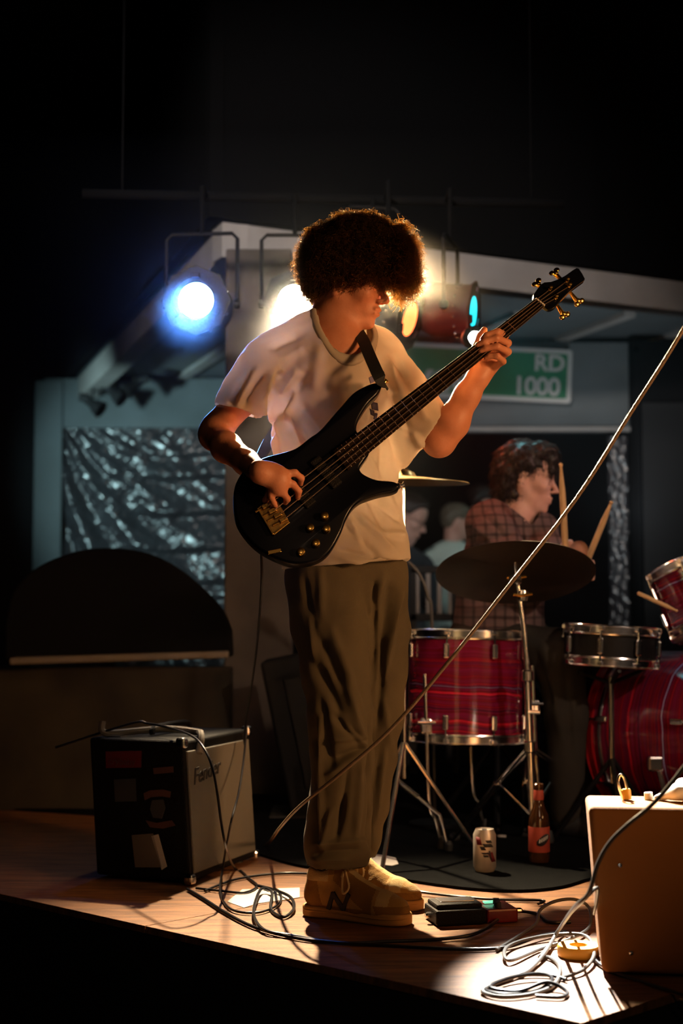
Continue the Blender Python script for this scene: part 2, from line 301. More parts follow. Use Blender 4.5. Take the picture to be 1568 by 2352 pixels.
# ---------------------------------------------------------------- signed-distance sculpting (surface nets)
class SDF:
    def __init__(s, lo, hi, h):
        s.lo = np.array(lo, float); s.h = h; s.n = np.ceil((np.array(hi)-s.lo)/h).astype(int)+1
        s.ax = [(s.lo[i]+h*np.arange(s.n[i])).astype(np.float32) for i in range(3)]
        s.F = np.full(s.n, 0.05, np.float32)
    def _sub(s, lo, hi):
        i0 = np.clip(np.floor((np.array(lo)-s.lo)/s.h).astype(int), 0, s.n); i1 = np.clip(np.ceil((np.array(hi)-s.lo)/s.h).astype(int)+1, 0, s.n)
        if np.any(i1 <= i0): return None, None
        sl = tuple(slice(a, b) for a, b in zip(i0, i1))
        g = np.meshgrid(*[s.ax[i][sl[i]] for i in range(3)], indexing='ij', sparse=True); return sl, g
    def _mix(s, sl, d, k, sub):
        a = s.F[sl]; d = d.astype(np.float32)
        if sub:
            d = -d; h = np.maximum(k-np.abs(a-d), 0)/k; s.F[sl] = np.maximum(a, d)+h*h*k*0.25
        else:
            h = np.maximum(k-np.abs(a-d), 0)/k; s.F[sl] = np.minimum(a, d)-h*h*k*0.25
    def cap(s, a, b, ra, rb, k=0.01, flat=None, fac=1.0, sub=False):
        """tapered capsule; flat = axis squeezed by fac"""
        a = np.array(a, float); b = np.array(b, float); R = max(ra, rb)+0.03+k
        sl, g = s._sub(np.minimum(a, b)-R, np.maximum(a, b)+R)
        if sl is None: return s
        ba = b-a; L = max(float(ba@ba), 1e-9)
        px, py, pz = g[0]-a[0], g[1]-a[1], g[2]-a[2]
        t = np.clip((px*ba[0]+py*ba[1]+pz*ba[2])/L, 0, 1)
        qx, qy, qz = px-t*ba[0], py-t*ba[1], pz-t*ba[2]
        d2 = qx*qx+qy*qy+qz*qz
        if flat is not None:
            n = np.array(Vector(flat).normalized()); c = qx*n[0]+qy*n[1]+qz*n[2]
            d2 = d2+c*c*(1/(fac*fac)-1)
            d = (np.sqrt(np.maximum(d2, 0))-(ra+(rb-ra)*t))*min(1, (0.5+0.5*fac))
        else: d = np.sqrt(d2)-(ra+(rb-ra)*t)
        s._mix(sl, d, k, sub); return s
    def ell(s, c, r, k=0.01, rot=None, sub=False):
        c = np.array(c, float); r = np.array(r, float); R = float(max(r))+0.03+k
        sl, g = s._sub(c-R, c+R)
        if sl is None: return s
        x, y, z = g[0]-c[0], g[1]-c[1], g[2]-c[2]
        if rot is not None:
            Rm = np.array(rot.to_3x3().transposed())
            x, y, z = (Rm[0, 0]*x+Rm[0, 1]*y+Rm[0, 2]*z, Rm[1, 0]*x+Rm[1, 1]*y+Rm[1, 2]*z, Rm[2, 0]*x+Rm[2, 1]*y+Rm[2, 2]*z)
        k0 = np.sqrt((x/r[0])**2+(y/r[1])**2+(z/r[2])**2); k1 = np.sqrt((x/r[0]**2)**2+(y/r[1]**2)**2+(z/r[2]**2)**2)
        s._mix(sl, k0*(k0-1)/np.maximum(k1, 1e-6), k, sub); return s
    def chain(s, pts, k=0.01, **kw):
        """pts: (point, radius)"""
        for (a, ra), (b, rb) in zip(pts, pts[1:]): s.cap(a, b, ra, rb, k, **kw)
        return s
    def plane(s, o, n, R=0.2, k=0.004):
        """cut away everything on the side n points to, within R of o"""
        o = np.array(o, float); n = np.array(Vector(n).normalized())
        sl, g = s._sub(o-R, o+R)
        if sl is None: return s
        d = (g[0]-o[0])*n[0]+(g[1]-o[1])*n[1]+(g[2]-o[2])*n[2]
        sph = np.sqrt((g[0]-o[0])**2+(g[1]-o[1])**2+(g[2]-o[2])**2)-R
        s._mix(sl, np.maximum(-d, sph)+0*g[0], k, True); return s
    def mesh(s, name, smooth=1):
        F = s.F; nx, ny, nz = F.shape; S = F < 0; cnt = np.zeros((nx-1, ny-1, nz-1), np.uint8)
        for i in (0, 1):
            for j in (0, 1):
                for k in (0, 1): cnt += S[i:nx-1+i, j:ny-1+j, k:nz-1+k]
        act = (cnt > 0) & (cnt < 8); I = np.argwhere(act); idx = np.full(act.shape, -1, np.int64); idx[act] = np.arange(len(I))
        P = np.zeros((len(I), 3)); C = np.zeros(len(I))
        offs = [np.array((i, j, k)) for i in (0, 1) for j in (0, 1) for k in (0, 1)]
        val = {tuple(o): F[I[:, 0]+o[0], I[:, 1]+o[1], I[:, 2]+o[2]] for o in offs}
        for o in offs:
            for a in range(3):
                if o[a] == 0:
                    q = o.copy(); q[a] = 1; va = val[tuple(o)]; vb = val[tuple(q)]; m = (va < 0) != (vb < 0)
                    t = np.where(m, va/np.where(m, va-vb, 1), 0)
                    w = np.repeat(o[None].astype(float), len(I), 0); w[:, a] += t
                    P += w*m[:, None]; C += m
        P = (P/C[:, None]+I)*s.h+s.lo
        faces = []
        for a in range(3):
            b, c = (a+1) % 3, (a+2) % 3
            s0 = [slice(None)]*3; s1 = [slice(None)]*3; s0[a] = slice(0, -1); s1[a] = slice(1, None)
            A = S[tuple(s0)]; B = S[tuple(s1)]; E = np.argwhere(A != B); sgn = A[tuple(E.T)]
            ok = (E[:, b] > 0) & (E[:, c] > 0) & (E[:, b] < s.n[b]-1) & (E[:, c] < s.n[c]-1); E = E[ok]; sgn = sgn[ok]
            q = []
            for (db, dc) in ((-1, -1), (0, -1), (0, 0), (-1, 0)):
                T = E.copy(); T[:, b] += db; T[:, c] += dc; q.append(idx[tuple(T.T)])
            q = np.stack(q, 1); q[~sgn] = q[~sgn][:, ::-1]; faces.append(q)
        Q = np.concatenate(faces)
        Q = Q[(Q >= 0).all(1)]
        for _ in range(smooth):     # Laplacian smoothing over quad edges
            acc = np.zeros_like(P); num = np.zeros(len(P))
            for i in range(4):
                u, w = Q[:, i], Q[:, (i+1) % 4]
                for (x, y) in ((u, w), (w, u)):
                    for c in range(3): acc[:, c] += np.bincount(x, P[y, c], len(P))
                    num += np.bincount(x, minlength=len(P))
            P = P*0.5+0.5*acc/np.maximum(num, 1)[:, None]
        return P, Q
def vnormals(P, Q):
    n = np.cross(P[Q[:, 2]]-P[Q[:, 0]], P[Q[:, 3]]-P[Q[:, 1]]); N = np.zeros_like(P)
    for i in range(4):
        for c in range(3): N[:, c] += np.bincount(Q[:, i], n[:, c], len(P))
    return N/np.maximum(np.linalg.norm(N, axis=1), 1e-12)[:, None]
def net_mesh(name, P, Q):
    me = bpy.data.meshes.new(name); me.vertices.add(len(P)); me.vertices.foreach_set('co', P.astype(np.float32).ravel())
    me.loops.add(len(Q)*4); me.loops.foreach_set('vertex_index', Q.astype(np.int32).ravel())
    me.polygons.add(len(Q)); me.polygons.foreach_set('loop_start', np.arange(0, len(Q)*4, 4, dtype=np.int32))
    try: me.polygons.foreach_set('loop_total', np.full(len(Q), 4, np.int32))
    except Exception: pass
    me.update(calc_edges=True); me.validate(); return me
def snoise(P, sc, seed=0.0):
    """cheap smooth pseudo-noise"""
    x, y, z = P[:, 0]*sc+seed, P[:, 1]*sc+seed*1.7, P[:, 2]*sc+seed*0.6
    return (np.sin(x*1.3+1.7*np.sin(y*0.9+z))+np.sin(y*1.7+1.3*np.sin(z*1.1+x*0.7))+np.sin(z*1.5+1.9*np.sin(x*0.8-y)))/3
def folds(P, Q, lst, back=False):
    """cloth folds: (x1,y1,x2,y2,width px,height m) ridges (+) and valleys (-) along lines seen from the front"""
    N = vnormals(P, Q); u, v = proj(P); D = np.zeros(len(P))
    for (x1, y1, x2, y2, w, a) in lst:
        dx, dy = x2-x1, y2-y1; L = dx*dx+dy*dy; t = np.clip(((u-x1)*dx+(v-y1)*dy)/L, 0, 1)
        d = np.hypot(u-x1-t*dx, v-y1-t*dy); taper = np.minimum(1, 4*np.minimum(t+0.08, 1.08-t))
        D += a*np.exp(-(d/w)**2)*taper
    m = 1.0 if back else np.clip(-N[:, 1]*1.6+0.2, 0, 1)
    return P+N*(D*m)[:, None]
# ================================================================ the setting
ZG = -0.62                                            # hall floor in front of the stage
C0 = F(1335, 2350); C0.z = 0; EL = V(-0.75, 0.66, 0).normalized(); ER = V(0.735, 0.678, 0).normalized()
struct(MB().box((0, 4.5, ZG-0.05), (14, 17, 0.1)).build('floor', 'darkwall', smooth=False))
deck = struct(MB().prism([C0-V(0, 0, .02), C0+ER*4.6-V(0, 0, .02), V(3.2, 13, -.02), V(-5, 13, -.02), C0+EL*6.6-V(0, 0, .02)], (0, 0, -0.58)).build('trim_stage_deck', 'black', smooth=False))
# plywood sheets laid on the deck, 1.22 x 2.44 m, aligned with its edges
def clip_sheet(i, j, o, w, h):
    a = C0+EL*(i*w+0.0015)+ER*(j*h+o+0.0015); b = EL*(w-0.003); c = ER*(h-0.003)
    return MB().prism([a, a+b, a+b+c, a+c], (0, 0, -0.018))
for i in range(3):
    for j in range(2):
        clip_sheet(i, j, 0, 1.22, 2.44).build('plywood_sheet', 'ply', deck, smooth=False, bevel=0.0015)
# stage rug
rp = [(350, 1880), (470, 1930), (590, 1962), (690, 1990), (850, 2010), (1000, 2033), (1100, 2044), (1200, 2047), (1290, 2038), (1360, 2018), (1470, 1996), (1568, 1975), (1700, 1930)]
pts = [F(*p, 0.004) for p in rp]; pts = spline(pts, 4); pts += [V(2.9, 8.3, .004), V(-0.2, 8.3, .004), V(-0.5, 6.4, .004), V(-1.6, 6.2, .004), V(-1.6, 5.6, .004)]
o = MB().prism([V(p.x, p.y, 0.0005) for p in pts], (0, 0, 0.008)).build('stage_rug', 'rug', smooth=False)
tag(o, 'black carpet rug with a curved front edge under the drum kit', 'rug')
# outer shell of the hall, hardly lit
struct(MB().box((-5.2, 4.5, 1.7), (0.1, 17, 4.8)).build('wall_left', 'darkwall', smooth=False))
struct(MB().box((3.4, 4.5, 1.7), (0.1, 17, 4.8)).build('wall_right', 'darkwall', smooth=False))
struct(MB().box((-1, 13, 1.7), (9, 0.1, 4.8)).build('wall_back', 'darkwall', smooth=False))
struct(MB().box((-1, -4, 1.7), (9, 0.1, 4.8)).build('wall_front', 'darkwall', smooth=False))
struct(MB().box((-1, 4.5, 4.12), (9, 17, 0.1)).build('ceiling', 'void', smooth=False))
# low ceiling behind the beam, with pale strips added in place of diagonal light streaks
BA = V(-0.51, 6.0, 0); BR = V(1.95, 7.23, 0); BL = V(-1.95, 10.3, 0)
low = struct(MB().prism([V(-0.51, 6.0, 2.432), V(3.3, 7.9, 2.432), V(3.3, 12.9, 2.432), V(-1.95, 12.9, 2.432), V(-1.95, 10.3, 2.432)], (0, 0, 0.05)).build('trim_low_ceiling', 'wallpaint', smooth=False))
for k in range(6):
    x0 = -0.75+k*0.62
    MB().box((x0, 9.0 if k < 2 else 9.3, 2.415), (0.07, 3.0, 0.03), (V(0.94, 0.34, 0), V(-0.34, 0.94, 0), V(0, 0, 1))).build('streak_strip', 'beam', low, smooth=False)
# fascia above the beam
def slab(a, b, z0, z1, th, name, m, parent=None, bev=0.004):
    d = (b-a).normalized(); n = V(-d.y, d.x, 0)
    return MB().prism([V(a.x, a.y, z0), V(b.x, b.y, z0), V(b.x, b.y, z0)+n*th, V(a.x, a.y, z0)+n*th], (0, 0, z1-z0)).build(name, m, parent, smooth=False, bevel=bev)
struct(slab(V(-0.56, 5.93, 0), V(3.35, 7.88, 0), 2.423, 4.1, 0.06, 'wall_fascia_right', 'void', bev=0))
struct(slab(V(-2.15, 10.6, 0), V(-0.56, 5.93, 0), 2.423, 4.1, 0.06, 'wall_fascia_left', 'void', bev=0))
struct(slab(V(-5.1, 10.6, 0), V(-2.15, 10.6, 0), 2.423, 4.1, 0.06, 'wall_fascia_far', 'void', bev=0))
struct(slab(V(-0.51, 6.0, 0), V(3.3, 7.905, 0), 2.267, 2.420, 0.12, 'trim_beam_right', 'beam'))
struct(slab(V(-1.95, 10.3, 0), V(-0.512, 6.01, 0), 2.267, 2.420, 0.12, 'trim_beam_left', 'beam'))
struct(MB().box((-0.345, 5.98, 1.133), (0.275, 0.26, 2.262)).build('trim_column', 'column', smooth=False, bevel=0.008))
# far left wall: posts, header, plastic sheeting
struct(MB().box((-1.47, 10.15, 2.235), (1.32, 0.10, 0.36)).build('trim_header_left', 'wallpaint', smooth=False, bevel=0.01))
struct(MB().box((-2.09, 10.15, 1.20), (0.20, 0.14, 2.39)).build('trim_post_left', 'wallpaint', smooth=False, bevel=0.01))
struct(MB().box((-3.7, 10.2, 1.2), (3.0, 0.08, 2.4)).build('wall_far_left', 'darkwall', smooth=False))
struct(MB().box((-0.62, 10.15, 1.2), (0.38, 0.1, 2.4)).build('trim_post_inner', 'wallpaint', smooth=False, bevel=0.01))
struct(MB().box((-0.385, 8.2, 1.2), (0.06, 4.1, 2.37)).build('wall_partition', 'column', smooth=False))
# sheeting: a real crumpled surface with gathered folds fanning from its top left corner
nx, nz = 200, 190; X0, X1, Z0, Z1 = -1.99, -0.80, 0.15, 2.06
vs = []; 
gx = np.linspace(0, 1, nx); gz = np.linspace(0, 1, nz); GX, GZ = np.meshgrid(gx, gz, indexing='ij')
xx = X0+(X1-X0)*GX; zz = Z0+(Z1-Z0)*GZ
dx = xx-X0+0.15; dz = Z1+0.25-zz; ang = np.arctan2(dx, dz); rad = np.hypot(dx, dz)
y = 0.045*np.sin(ang*26+1.2*np.sin(rad*3))*np.clip(1.15-ang*1.0, 0, 1)*np.clip(rad, 0, 1)
for zc, a in ((1.86, .018), (1.70, .03), (1.44, .032), (1.18, .03), (0.94, .028), (0.84, .02), (0.66, .02), (0.48, .02)):
    y += a*np.tanh((zz-zc+0.01*np.sin(xx*9))*60)*np.exp(-((zz-zc)*11)**2)*np.clip((xx-X0-0.25)*2.2, 0, 1)
Pn = np.stack([xx.ravel(), np.zeros(xx.size), zz.ravel()], 1)
y = y.ravel()+0.012*snoise(Pn, 22, 1)*snoise(Pn, 9, 4)*2+0.006*snoise(Pn, 55, 2)+0.0035*snoise(Pn, 95, 7)
P = Pn.copy(); P[:, 1] = 10.12-y
i, j = np.meshgrid(np.arange(nx-1), np.arange(nz-1), indexing='ij'); a = (i*nz+j).ravel()
o = link('plastic_sheeting', net_mesh('plastic_sheeting', P, np.stack([a, a+nz, a+nz+1, a+1], 1)), 'plastic_tarp', angle=180)
tag(o, 'crinkled silvery plastic sheeting hung under the header on the far left', 'tarp')
md = o.modifiers.new('t', 'SOLIDIFY'); md.thickness = 0.002
# rear wall on the right: header, opening into a back room, jamb, dark wall with a door frame
struct(MB().box((1.15, 8.65, 2.115), (3.2, 0.10, 0.55)).build('trim_header_right', 'wallpaint', smooth=False, bevel=0.006))
struct(MB().box((1.15, 8.585, 1.852), (3.2, 0.04, 0.03)).build('trim_header_lip', 'beam', smooth=False, bevel=0.004))
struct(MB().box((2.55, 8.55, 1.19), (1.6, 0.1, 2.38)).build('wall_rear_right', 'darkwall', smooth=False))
door = struct(MB().box((2.35, 8.48, 1.0), (1.1, 0.03, 2.0)).build('door_1', 'black', smooth=False, bevel=0.004))
for x in (1.77, 2.08): MB().box((x, 8.46, 1.15), (0.03, 0.05, 2.3)).build('door_frame', 'darkwall', door, smooth=False, bevel=0.004)
struct(MB().box((-0.05, 8.55, 0.92), (0.55, 0.1, 1.84)).build('wall_rear_inner', 'darkwall', smooth=False))
nzz = 60; vs = []; 
mb = MB()
g1 = []
for kx in range(9):
    for kz in range(nzz):
        xq = 1.60+kx*0.0145; zq = 0.55+kz*(1.27/nzz); g1.append((xq, 8.50-0.012*math.sin(kx*1.9+2*math.sin(kz*.5))-0.008*math.sin(kz*1.7+kx), zq))
mb.add(g1, [(a*nzz+b, (a+1)*nzz+b, (a+1)*nzz+b+1, a*nzz+b+1) for a in range(8) for b in range(nzz-1)])
o = mb.build('plastic_strip', 'plastic_tarp', angle=180); tag(o, 'narrow strip of crinkled clear plastic at the right jamb of the rear opening', 'tarp')
# half wall with ledge and a dark arched board on it, lower left
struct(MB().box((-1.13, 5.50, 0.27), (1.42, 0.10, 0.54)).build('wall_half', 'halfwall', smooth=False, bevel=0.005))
lg = struct(MB().prism([W(20, 1528, 5.30), W(524, 1512, 5.38), W(524, 1512, 5.38)+V(0, .2, 0), W(20, 1528, 5.30)+V(0, .2, 0)], (0, 0, 0.028)).build('trim_ledge', 'ledge', smooth=False, bevel=0.008))
prof = [(10, 1530), (10, 1440), (30, 1360), (90, 1303), (180, 1268), (260, 1262), (340, 1274), (410, 1310), (470, 1360), (510, 1405), (530, 1450), (533, 1512)]
pp = [W(x, yv-3, 5.42) for x, yv in prof]; arc = spline(pp[1:-1], 5); pp = [pp[0]]+arc+[pp[-1]]
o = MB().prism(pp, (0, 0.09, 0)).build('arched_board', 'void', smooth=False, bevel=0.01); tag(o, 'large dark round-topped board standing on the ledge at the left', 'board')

# ================================================================ road sign hung on the rear header
SG = 8.52
tl, tr, br, bl = W(868, 783, SG), W(1312, 804, SG), W(1312, 921, SG), W(868, 912, SG)
sg = thing('road_sign', (tl+br)/2, 'green road sign lettered RD 1000 with a white border on the rear header', 'sign')
xa = (tr-tl).normalized(); za = V(0, 0, 1); ctr = (tl+tr+br+bl)/4; wdt = (tr-tl).length; hgt = ((tl-bl).length+(tr-br).length)/2
up = V(0, -1, 0).cross(xa).normalized()*-1
up = up if up.z > 0 else -up
def rrect(c, w, h, r, x, y, n=6):
    out = []
    for cx, cy, a0 in ((w/2-r, h/2-r, 0), (-w/2+r, h/2-r, 90), (-w/2+r, -h/2+r, 180), (w/2-r, -h/2+r, 270)):
        for k in range(n+1):
            a = math.radians(a0+90*k/n); out.append(c+x*(cx+r*math.cos(a))+y*(cy+r*math.sin(a)))
    return out
MB().prism(rrect(ctr, wdt, hgt, .02, xa, up), (0, 0.006, 0)).build('sign_border', 'signwhite', sg, smooth=False)
MB().prism(rrect(ctr+V(0, -.003, 0), wdt-.055, hgt-.055, .012, xa, up), (0, 0.003, 0)).build('sign_face', 'signgreen', sg, smooth=False)
def sgtext(s, px, py, size, space=1.0, thick=0.004, al='LEFT'):
    m = axes_mtx(W(px, py, SG)+V(0, -.006, 0), xa, up); text_obj('lettering', s, size, 'signwhite', m, sg, 0.0006, space=space, thick=thick, align=al)
sgtext('RD', 1225, 850, 0.138)
sgtext('1000', 1176, 904, 0.152, 0.93)
sgtext('Boyce', 838, 889, 0.262, 0.98, 0.007)

# ================================================================ stage lamps on a bar
bar = thing('lighting_bar', W(700, 520, 5.15), 'black lighting bar under the ceiling carrying the stage lamps', 'bar')
b0, b1 = V(-0.95, 5.12, 2.28), V(0.85, 5.35, 2.31)
MB().tube([b0, b1], 0.018, 10).build('pipe', 'void', bar)
for t in (0.08, 0.93):
    p = b0.lerp(b1, t); MB().tube([p, V(p.x, p.y, 4.06)], 0.004, 6).build('hanger_rod', 'void', bar)
def spiky(r, n=8):  # octagonal gel frame
    return [(r*math.cos(math.radians(360*k/n+22.5)), r*math.sin(math.radians(360*k/n+22.5))) for k in range(n)]
def par_can(lens, face, ln, rad, lenscol, lstr, label, lightcol, watts, cone, aim, yoke=True, body='blackmetal', size=None, blend=.25, pivot=None, knobs=True):
    """lens centre, facing direction, body length, lens radius"""
    lens = Vector(lens); face = Vector(face).normalized(); a, b, c = frame(face)
    t = thing('par_can', lens, label, 'stage lamp', 'stage lamps on the bar')
    R = rad*1.22
    MB().lathe([(rad*.97, 0.0), (R, 0.0), (R, -0.045), (R*.97, -0.05), (R*.97, -ln*.62), (R*.7, -ln*.85), (R*.5, -ln), (0, -ln)], lens, c, 32).build('housing', body, t)
    # gel frame: octagonal plate with a round hole, set in front, plus its clips
    o8 = spiky(R*1.16); n = 32; vs = []; fs = []
    for k in range(n):
        q = 2*math.pi*k/n; rr = R*1.16*math.cos(math.pi/8)/math.cos(((q-0)%(math.pi/4))-math.pi/8)
        for (r_, h) in ((rad*.98, .004), (rr, .004), (rr, -.004), (rad*.98, -.004)): vs.append(lens+(a*math.cos(q)+b*math.sin(q))*r_+c*h)
    for k in range(n):
        l = (k+1) % n
        for h in range(4): fs.append((k*4+h, l*4+h, l*4+(h+1) % 4, k*4+(h+1) % 4))
    MB().add(vs, fs).build('gel_frame', body, t, smooth=False)
    for q in (0, 120, 240):
        d = a*math.cos(math.radians(q+30))+b*math.sin(math.radians(q+30)); MB().box(lens+d*rad*1.0+c*.008, (.018, .03, .012), (d, c.cross(d), c)).build('clip', body, t, smooth=False, bevel=.002)
    lm = mat('lens_'+label.split()[0], lenscol, 0.2, emit=lenscol, estr=lstr)
    MB().lathe([(rad*.985, -.006), (rad*.7, .004), (rad*.35, .010), (0, .012)], lens-c*.004, c, 32).build('lens', lm, t)
    if knobs:
        mb = MB()
        for k in range(16):
            q = 2*math.pi*k/16; d = a*math.cos(q)+b*math.sin(q); mb.ball(lens-c*ln*.22+d*(R*.99), .006, 6, 4)
        mb.build('vent_glints', 'chrome', t)['kind'] = 'stuff'  # chrome beads stand in for light glints at the cooling slots
    if yoke:
        yp = lens-c*ln*.35; side = c.cross(V(0, 0, 1)).normalized(); w = R*1.22
        top = Vector(pivot) if pivot is not None else V(yp.x, yp.y, yp.z+.26)
        u = V(0, 0, 1); h = top.z-yp.z
        pts = [yp-side*w, yp-side*w+u*(h-.02), yp-side*(w-.02)+u*h, yp+side*(w-.02)+u*h, yp+side*w+u*(h-.02), yp+side*w]
        MB().tube(pts, .0075, 8).build('yoke', 'blackmetal', t)
        for s in (-1, 1): MB().lathe([(.016, 0), (.018, .006), (.016, .02), (0, .022)], yp+side*w*s*.92, side*s, 10).build('yoke_knob', 'blackmetal', t)
        bz = 2.28
        MB().tube([yp+u*h, V(yp.x, yp.y, bz+.02)], .009, 8).build('hook_clamp', 'void', t)
        bp_ = b0.lerp(b1, (yp.x-b0.x)/(b1.x-b0.x)); MB().tube([V(yp.x, yp.y, bz+.015), V(yp.x, bp_.y+.015, bp_.z)], .011, 8).build('hook', 'void', t)
    if watts:
        l = bpy.data.lights.new('beam_'+label.split()[0], 'SPOT'); l.energy = watts; l.color = lightcol; l.spot_size = math.radians(cone); l.spot_blend = blend; l.shadow_soft_size = size or .05
        lo = bpy.data.objects.new('lamp_beam', l); COL.objects.link(lo); lo.location = lens+c*.05
        lo.rotation_euler = (Vector(aim)-lo.location).to_track_quat('-Z', 'Y').to_euler(); lo.parent = t; lo.matrix_parent_inverse = WM(t).inverted()
    return t
par_can(W(450, 690, 5.0), (-0.10, -1, -.06), .28, .088, (0.13, 0.28, 1.0), 110, 'blue stage lamp at the left end of the bar, lens glowing', (0.10, 0.32, 1.0), 1500, 30, (-0.46, 3.55, 1.32))
par_can(W(676, 692, 5.1), (0.02, -1, -.10), .28, .083, (1.0, 0.86, 0.55), 150, 'white-hot stage lamp just behind the bassist\'s neck', (1.0, 0.74, 0.44), 1500, 72, (0.40, 2.9, 0.3), size=.03, blend=1.0)
par_can(W(868, 640, 5.15), (0.20, -1, -.35), .26, .070, (1.0, 0.80, 0.42), 14, 'amber stage lamp hidden behind the bassist\'s hair', (1.0, 0.66, 0.30), 2800, 76, (0.25, 3.0, 0.85), size=.03, blend=1.0)
par_can(W(941, 733, 5.0), (1, -.42, -.34), .24, .088, (1.0, 0.16, 0.04), 4.5, 'red-orange stage lamp seen edge-on beside the bassist\'s face', (1.0, 0.12, 0.04), 12, 90, (1.8, 4.6, 0.3))
par_can(W(1087, 716, 5.1), (1, -.30, -.10), .24, .080, (0.02, 0.75, 0.90), 2.2, 'turquoise stage lamp with the red lamp glow painted on its housing above the fretting hand', (0.2, 0.9, 1.0), 14, 80, (1.9, 4.8, 0.5), body=mat('red_glow_housing', (0.05, 0.007, 0.009), .5))  # glow of the neighbouring red lamp is put into the housing colour
par_can(W(1090, 776, 4.70), (0.05, -1, -.18), .14, .030, (0.85, 1.0, 0.95), 60, 'small white pin lamp added behind the fretting hand for the floor patch', (1.0, 0.95, 0.85), 2900, 20, (0.60, 2.95, 0.06), size=.02, blend=.6, yoke=False, knobs=False)  # added spot set on a bright glint, makes the hot floor patch
MB().tube([W(1090, 776, 4.83), W(1096, 752, 4.95), W(1100, 735, 5.06)], .006, 8).build('bracket', 'blackmetal', bpy.data.objects['par_can.005'])
# small spotlights near the far wall
for (px, py, s, lab) in ((213, 928, 1, 'leftmost of three small black track spotlights by the far header'), (262, 903, 1, 'middle one of three small black track spotlights by the far header'), (308, 886, -1, 'rightmost of three small black track spotlights by the far header')):
    p = W(px, py, 9.6); t = thing('track_spotlight', p, lab, 'spotlight', 'track spotlights by the far wall')
    MB().tube([p, V(p.x, p.y, 2.38)], .008, 6).build('stem', 'black', t)
    d = V(.75*s, -.25, -.55).normalized(); MB().lathe([(0, -.08), (.028, -.08), (.032, 0), (.045, .02), (.062, .075), (.055, .08), (0, .06)], p, d, 14).build('head', 'black', t)
    MB().lathe([(0, 0), (.028, .0), (.03, .07), (0, .075)], p-d*.03+V(0, 0, .02), V(-s, 0, .2), 10).build('transformer', 'black', t)

# ================================================================ haze in the room
hz = MB().box((0.2, 6.57, 1.19), (4.2, 3.86, 2.34))
m = bpy.data.materials.new('thin_stage_haze'); m.use_nodes = True; nt = m.node_tree; nt.nodes.remove(nt.nodes['Principled BSDF'])
vsn = nt.nodes.new('ShaderNodeVolumeScatter'); vsn.inputs['Density'].default_value = 0.036; vsn.inputs['Anisotropy'].default_value = 0.70
vsn.inputs['Color'].default_value = (0.9, 0.93, 1, 1)
nt.links.new(vsn.outputs[0], nt.nodes['Material Output'].inputs['Volume'])
o = hz.build('stage_haze', m, smooth=False); tag(o, 'thin haze hanging in the air around the lamps', 'haze', kind='stuff')
# ================================================================ people
def head_axes(face, roll=0.0):
    f = Vector(face).normalized(); l = V(0, 0, 1).cross(f).normalized(); u = f.cross(l)
    if roll: q = Matrix.Rotation(roll, 3, f); l = q @ l; u = q @ u
    return f, l, u
def head_prims(S, c, ax, s=1.0, neck=None, nk=0.056, fine=True):
    """sculpt a head at c (ear height); ax = forward, left, up"""
    f, l, u = ax; R = Matrix((f, l, u)).transposed(); c = Vector(c)
    def p(x, y, z): return c+(f*x+l*y+u*z)*s
    def E(x, y, z, a, b, d, k=.012, sub=False): S.ell(p(x, y, z), (a*s, b*s, d*s), k*s, R, sub)
    def C(a, b, ra, rb, k=.01, sub=False): S.cap(p(*a), p(*b), ra*s, rb*s, k*s, sub=sub)
    E(-.012, 0, .03, .097, .074, .085); E(.03, 0, -.018, .058, .058, .082, .02); E(.045, 0, .045, .046, .056, .046, .02)
    for q in (1, -1):
        C((-.008, q*.052, -.04), (.052, q*.022, -.094), .020, .016, .022)
        E(.055, q*.038, -.022, .026, .022, .020, .018)
        C((.083, q*.010, .021), (.066, q*.046, .019), .0085, .0085, .012)
        E(.097, q*.0135, -.037, .0095, .0065, .007, .005)
    E(.070, 0, -.100, .020, .021, .016, .018); E(.062, 0, -.066, .030, .032, .030, .016)
    C((.084, 0, .012), (.108, 0, -.028), .0065, .0095, .010); E(.1105, 0, -.032, .0105, .0100, .0095, .006)
    E(.0925, 0, -.0575, .0085, .023, .0058, .006); E(.0905, 0, -.0715, .0092, .020, .0068, .006)
    for q in (1, -1): E(.090, q*.032, .001, .014, .019, .013, .012, True)
    for q in (1, -1): E(.0735, q*.031, .000, .0125, .0135, .0125, .003); C((.081, q*.020, -.004), (.078, q*.043, -.003), .0045, .004, .004)
    if fine:
        C((.104, 0, -.0642), (.092, .024, -.0645), .0018, .0018, .003, True); C((.104, 0, -.0642), (.092, -.024, -.0645), .0018, .0018, .003, True)
        C((.092, .024, -.0645), (.084, .031, -.060), .0016, .0022, .003, True); C((.092, -.024, -.0645), (.084, -.031, -.060), .0016, .0022, .003, True)
        for q in (1, -1): E(.104, q*.0065, -.043, .004, .0035, .005, .003, True)
        for q in (1, -1): C((.098, q*.019, -.034), (.084, q*.036, -.060), .0018, .0025, .006, True)
    for q in (1, -1):
        E(-.008, q*.073, -.008, .019, .008, .031, .006); E(-.002, q*.081, -.006, .010, .006, .018, .005, True); E(-.012, q*.076, -.035, .009, .006, .009, .004)
    if neck is not None: S.cap(p(-.022, 0, -.05), neck, nk*s, nk*1.08*s, .03)
    return p
def finger(S, pts, r=(.0095, .0088, .0080, .0068), k=.004):
    S.chain(list(zip(pts, r)), k)
def nails(pts, m, parent):
    pass
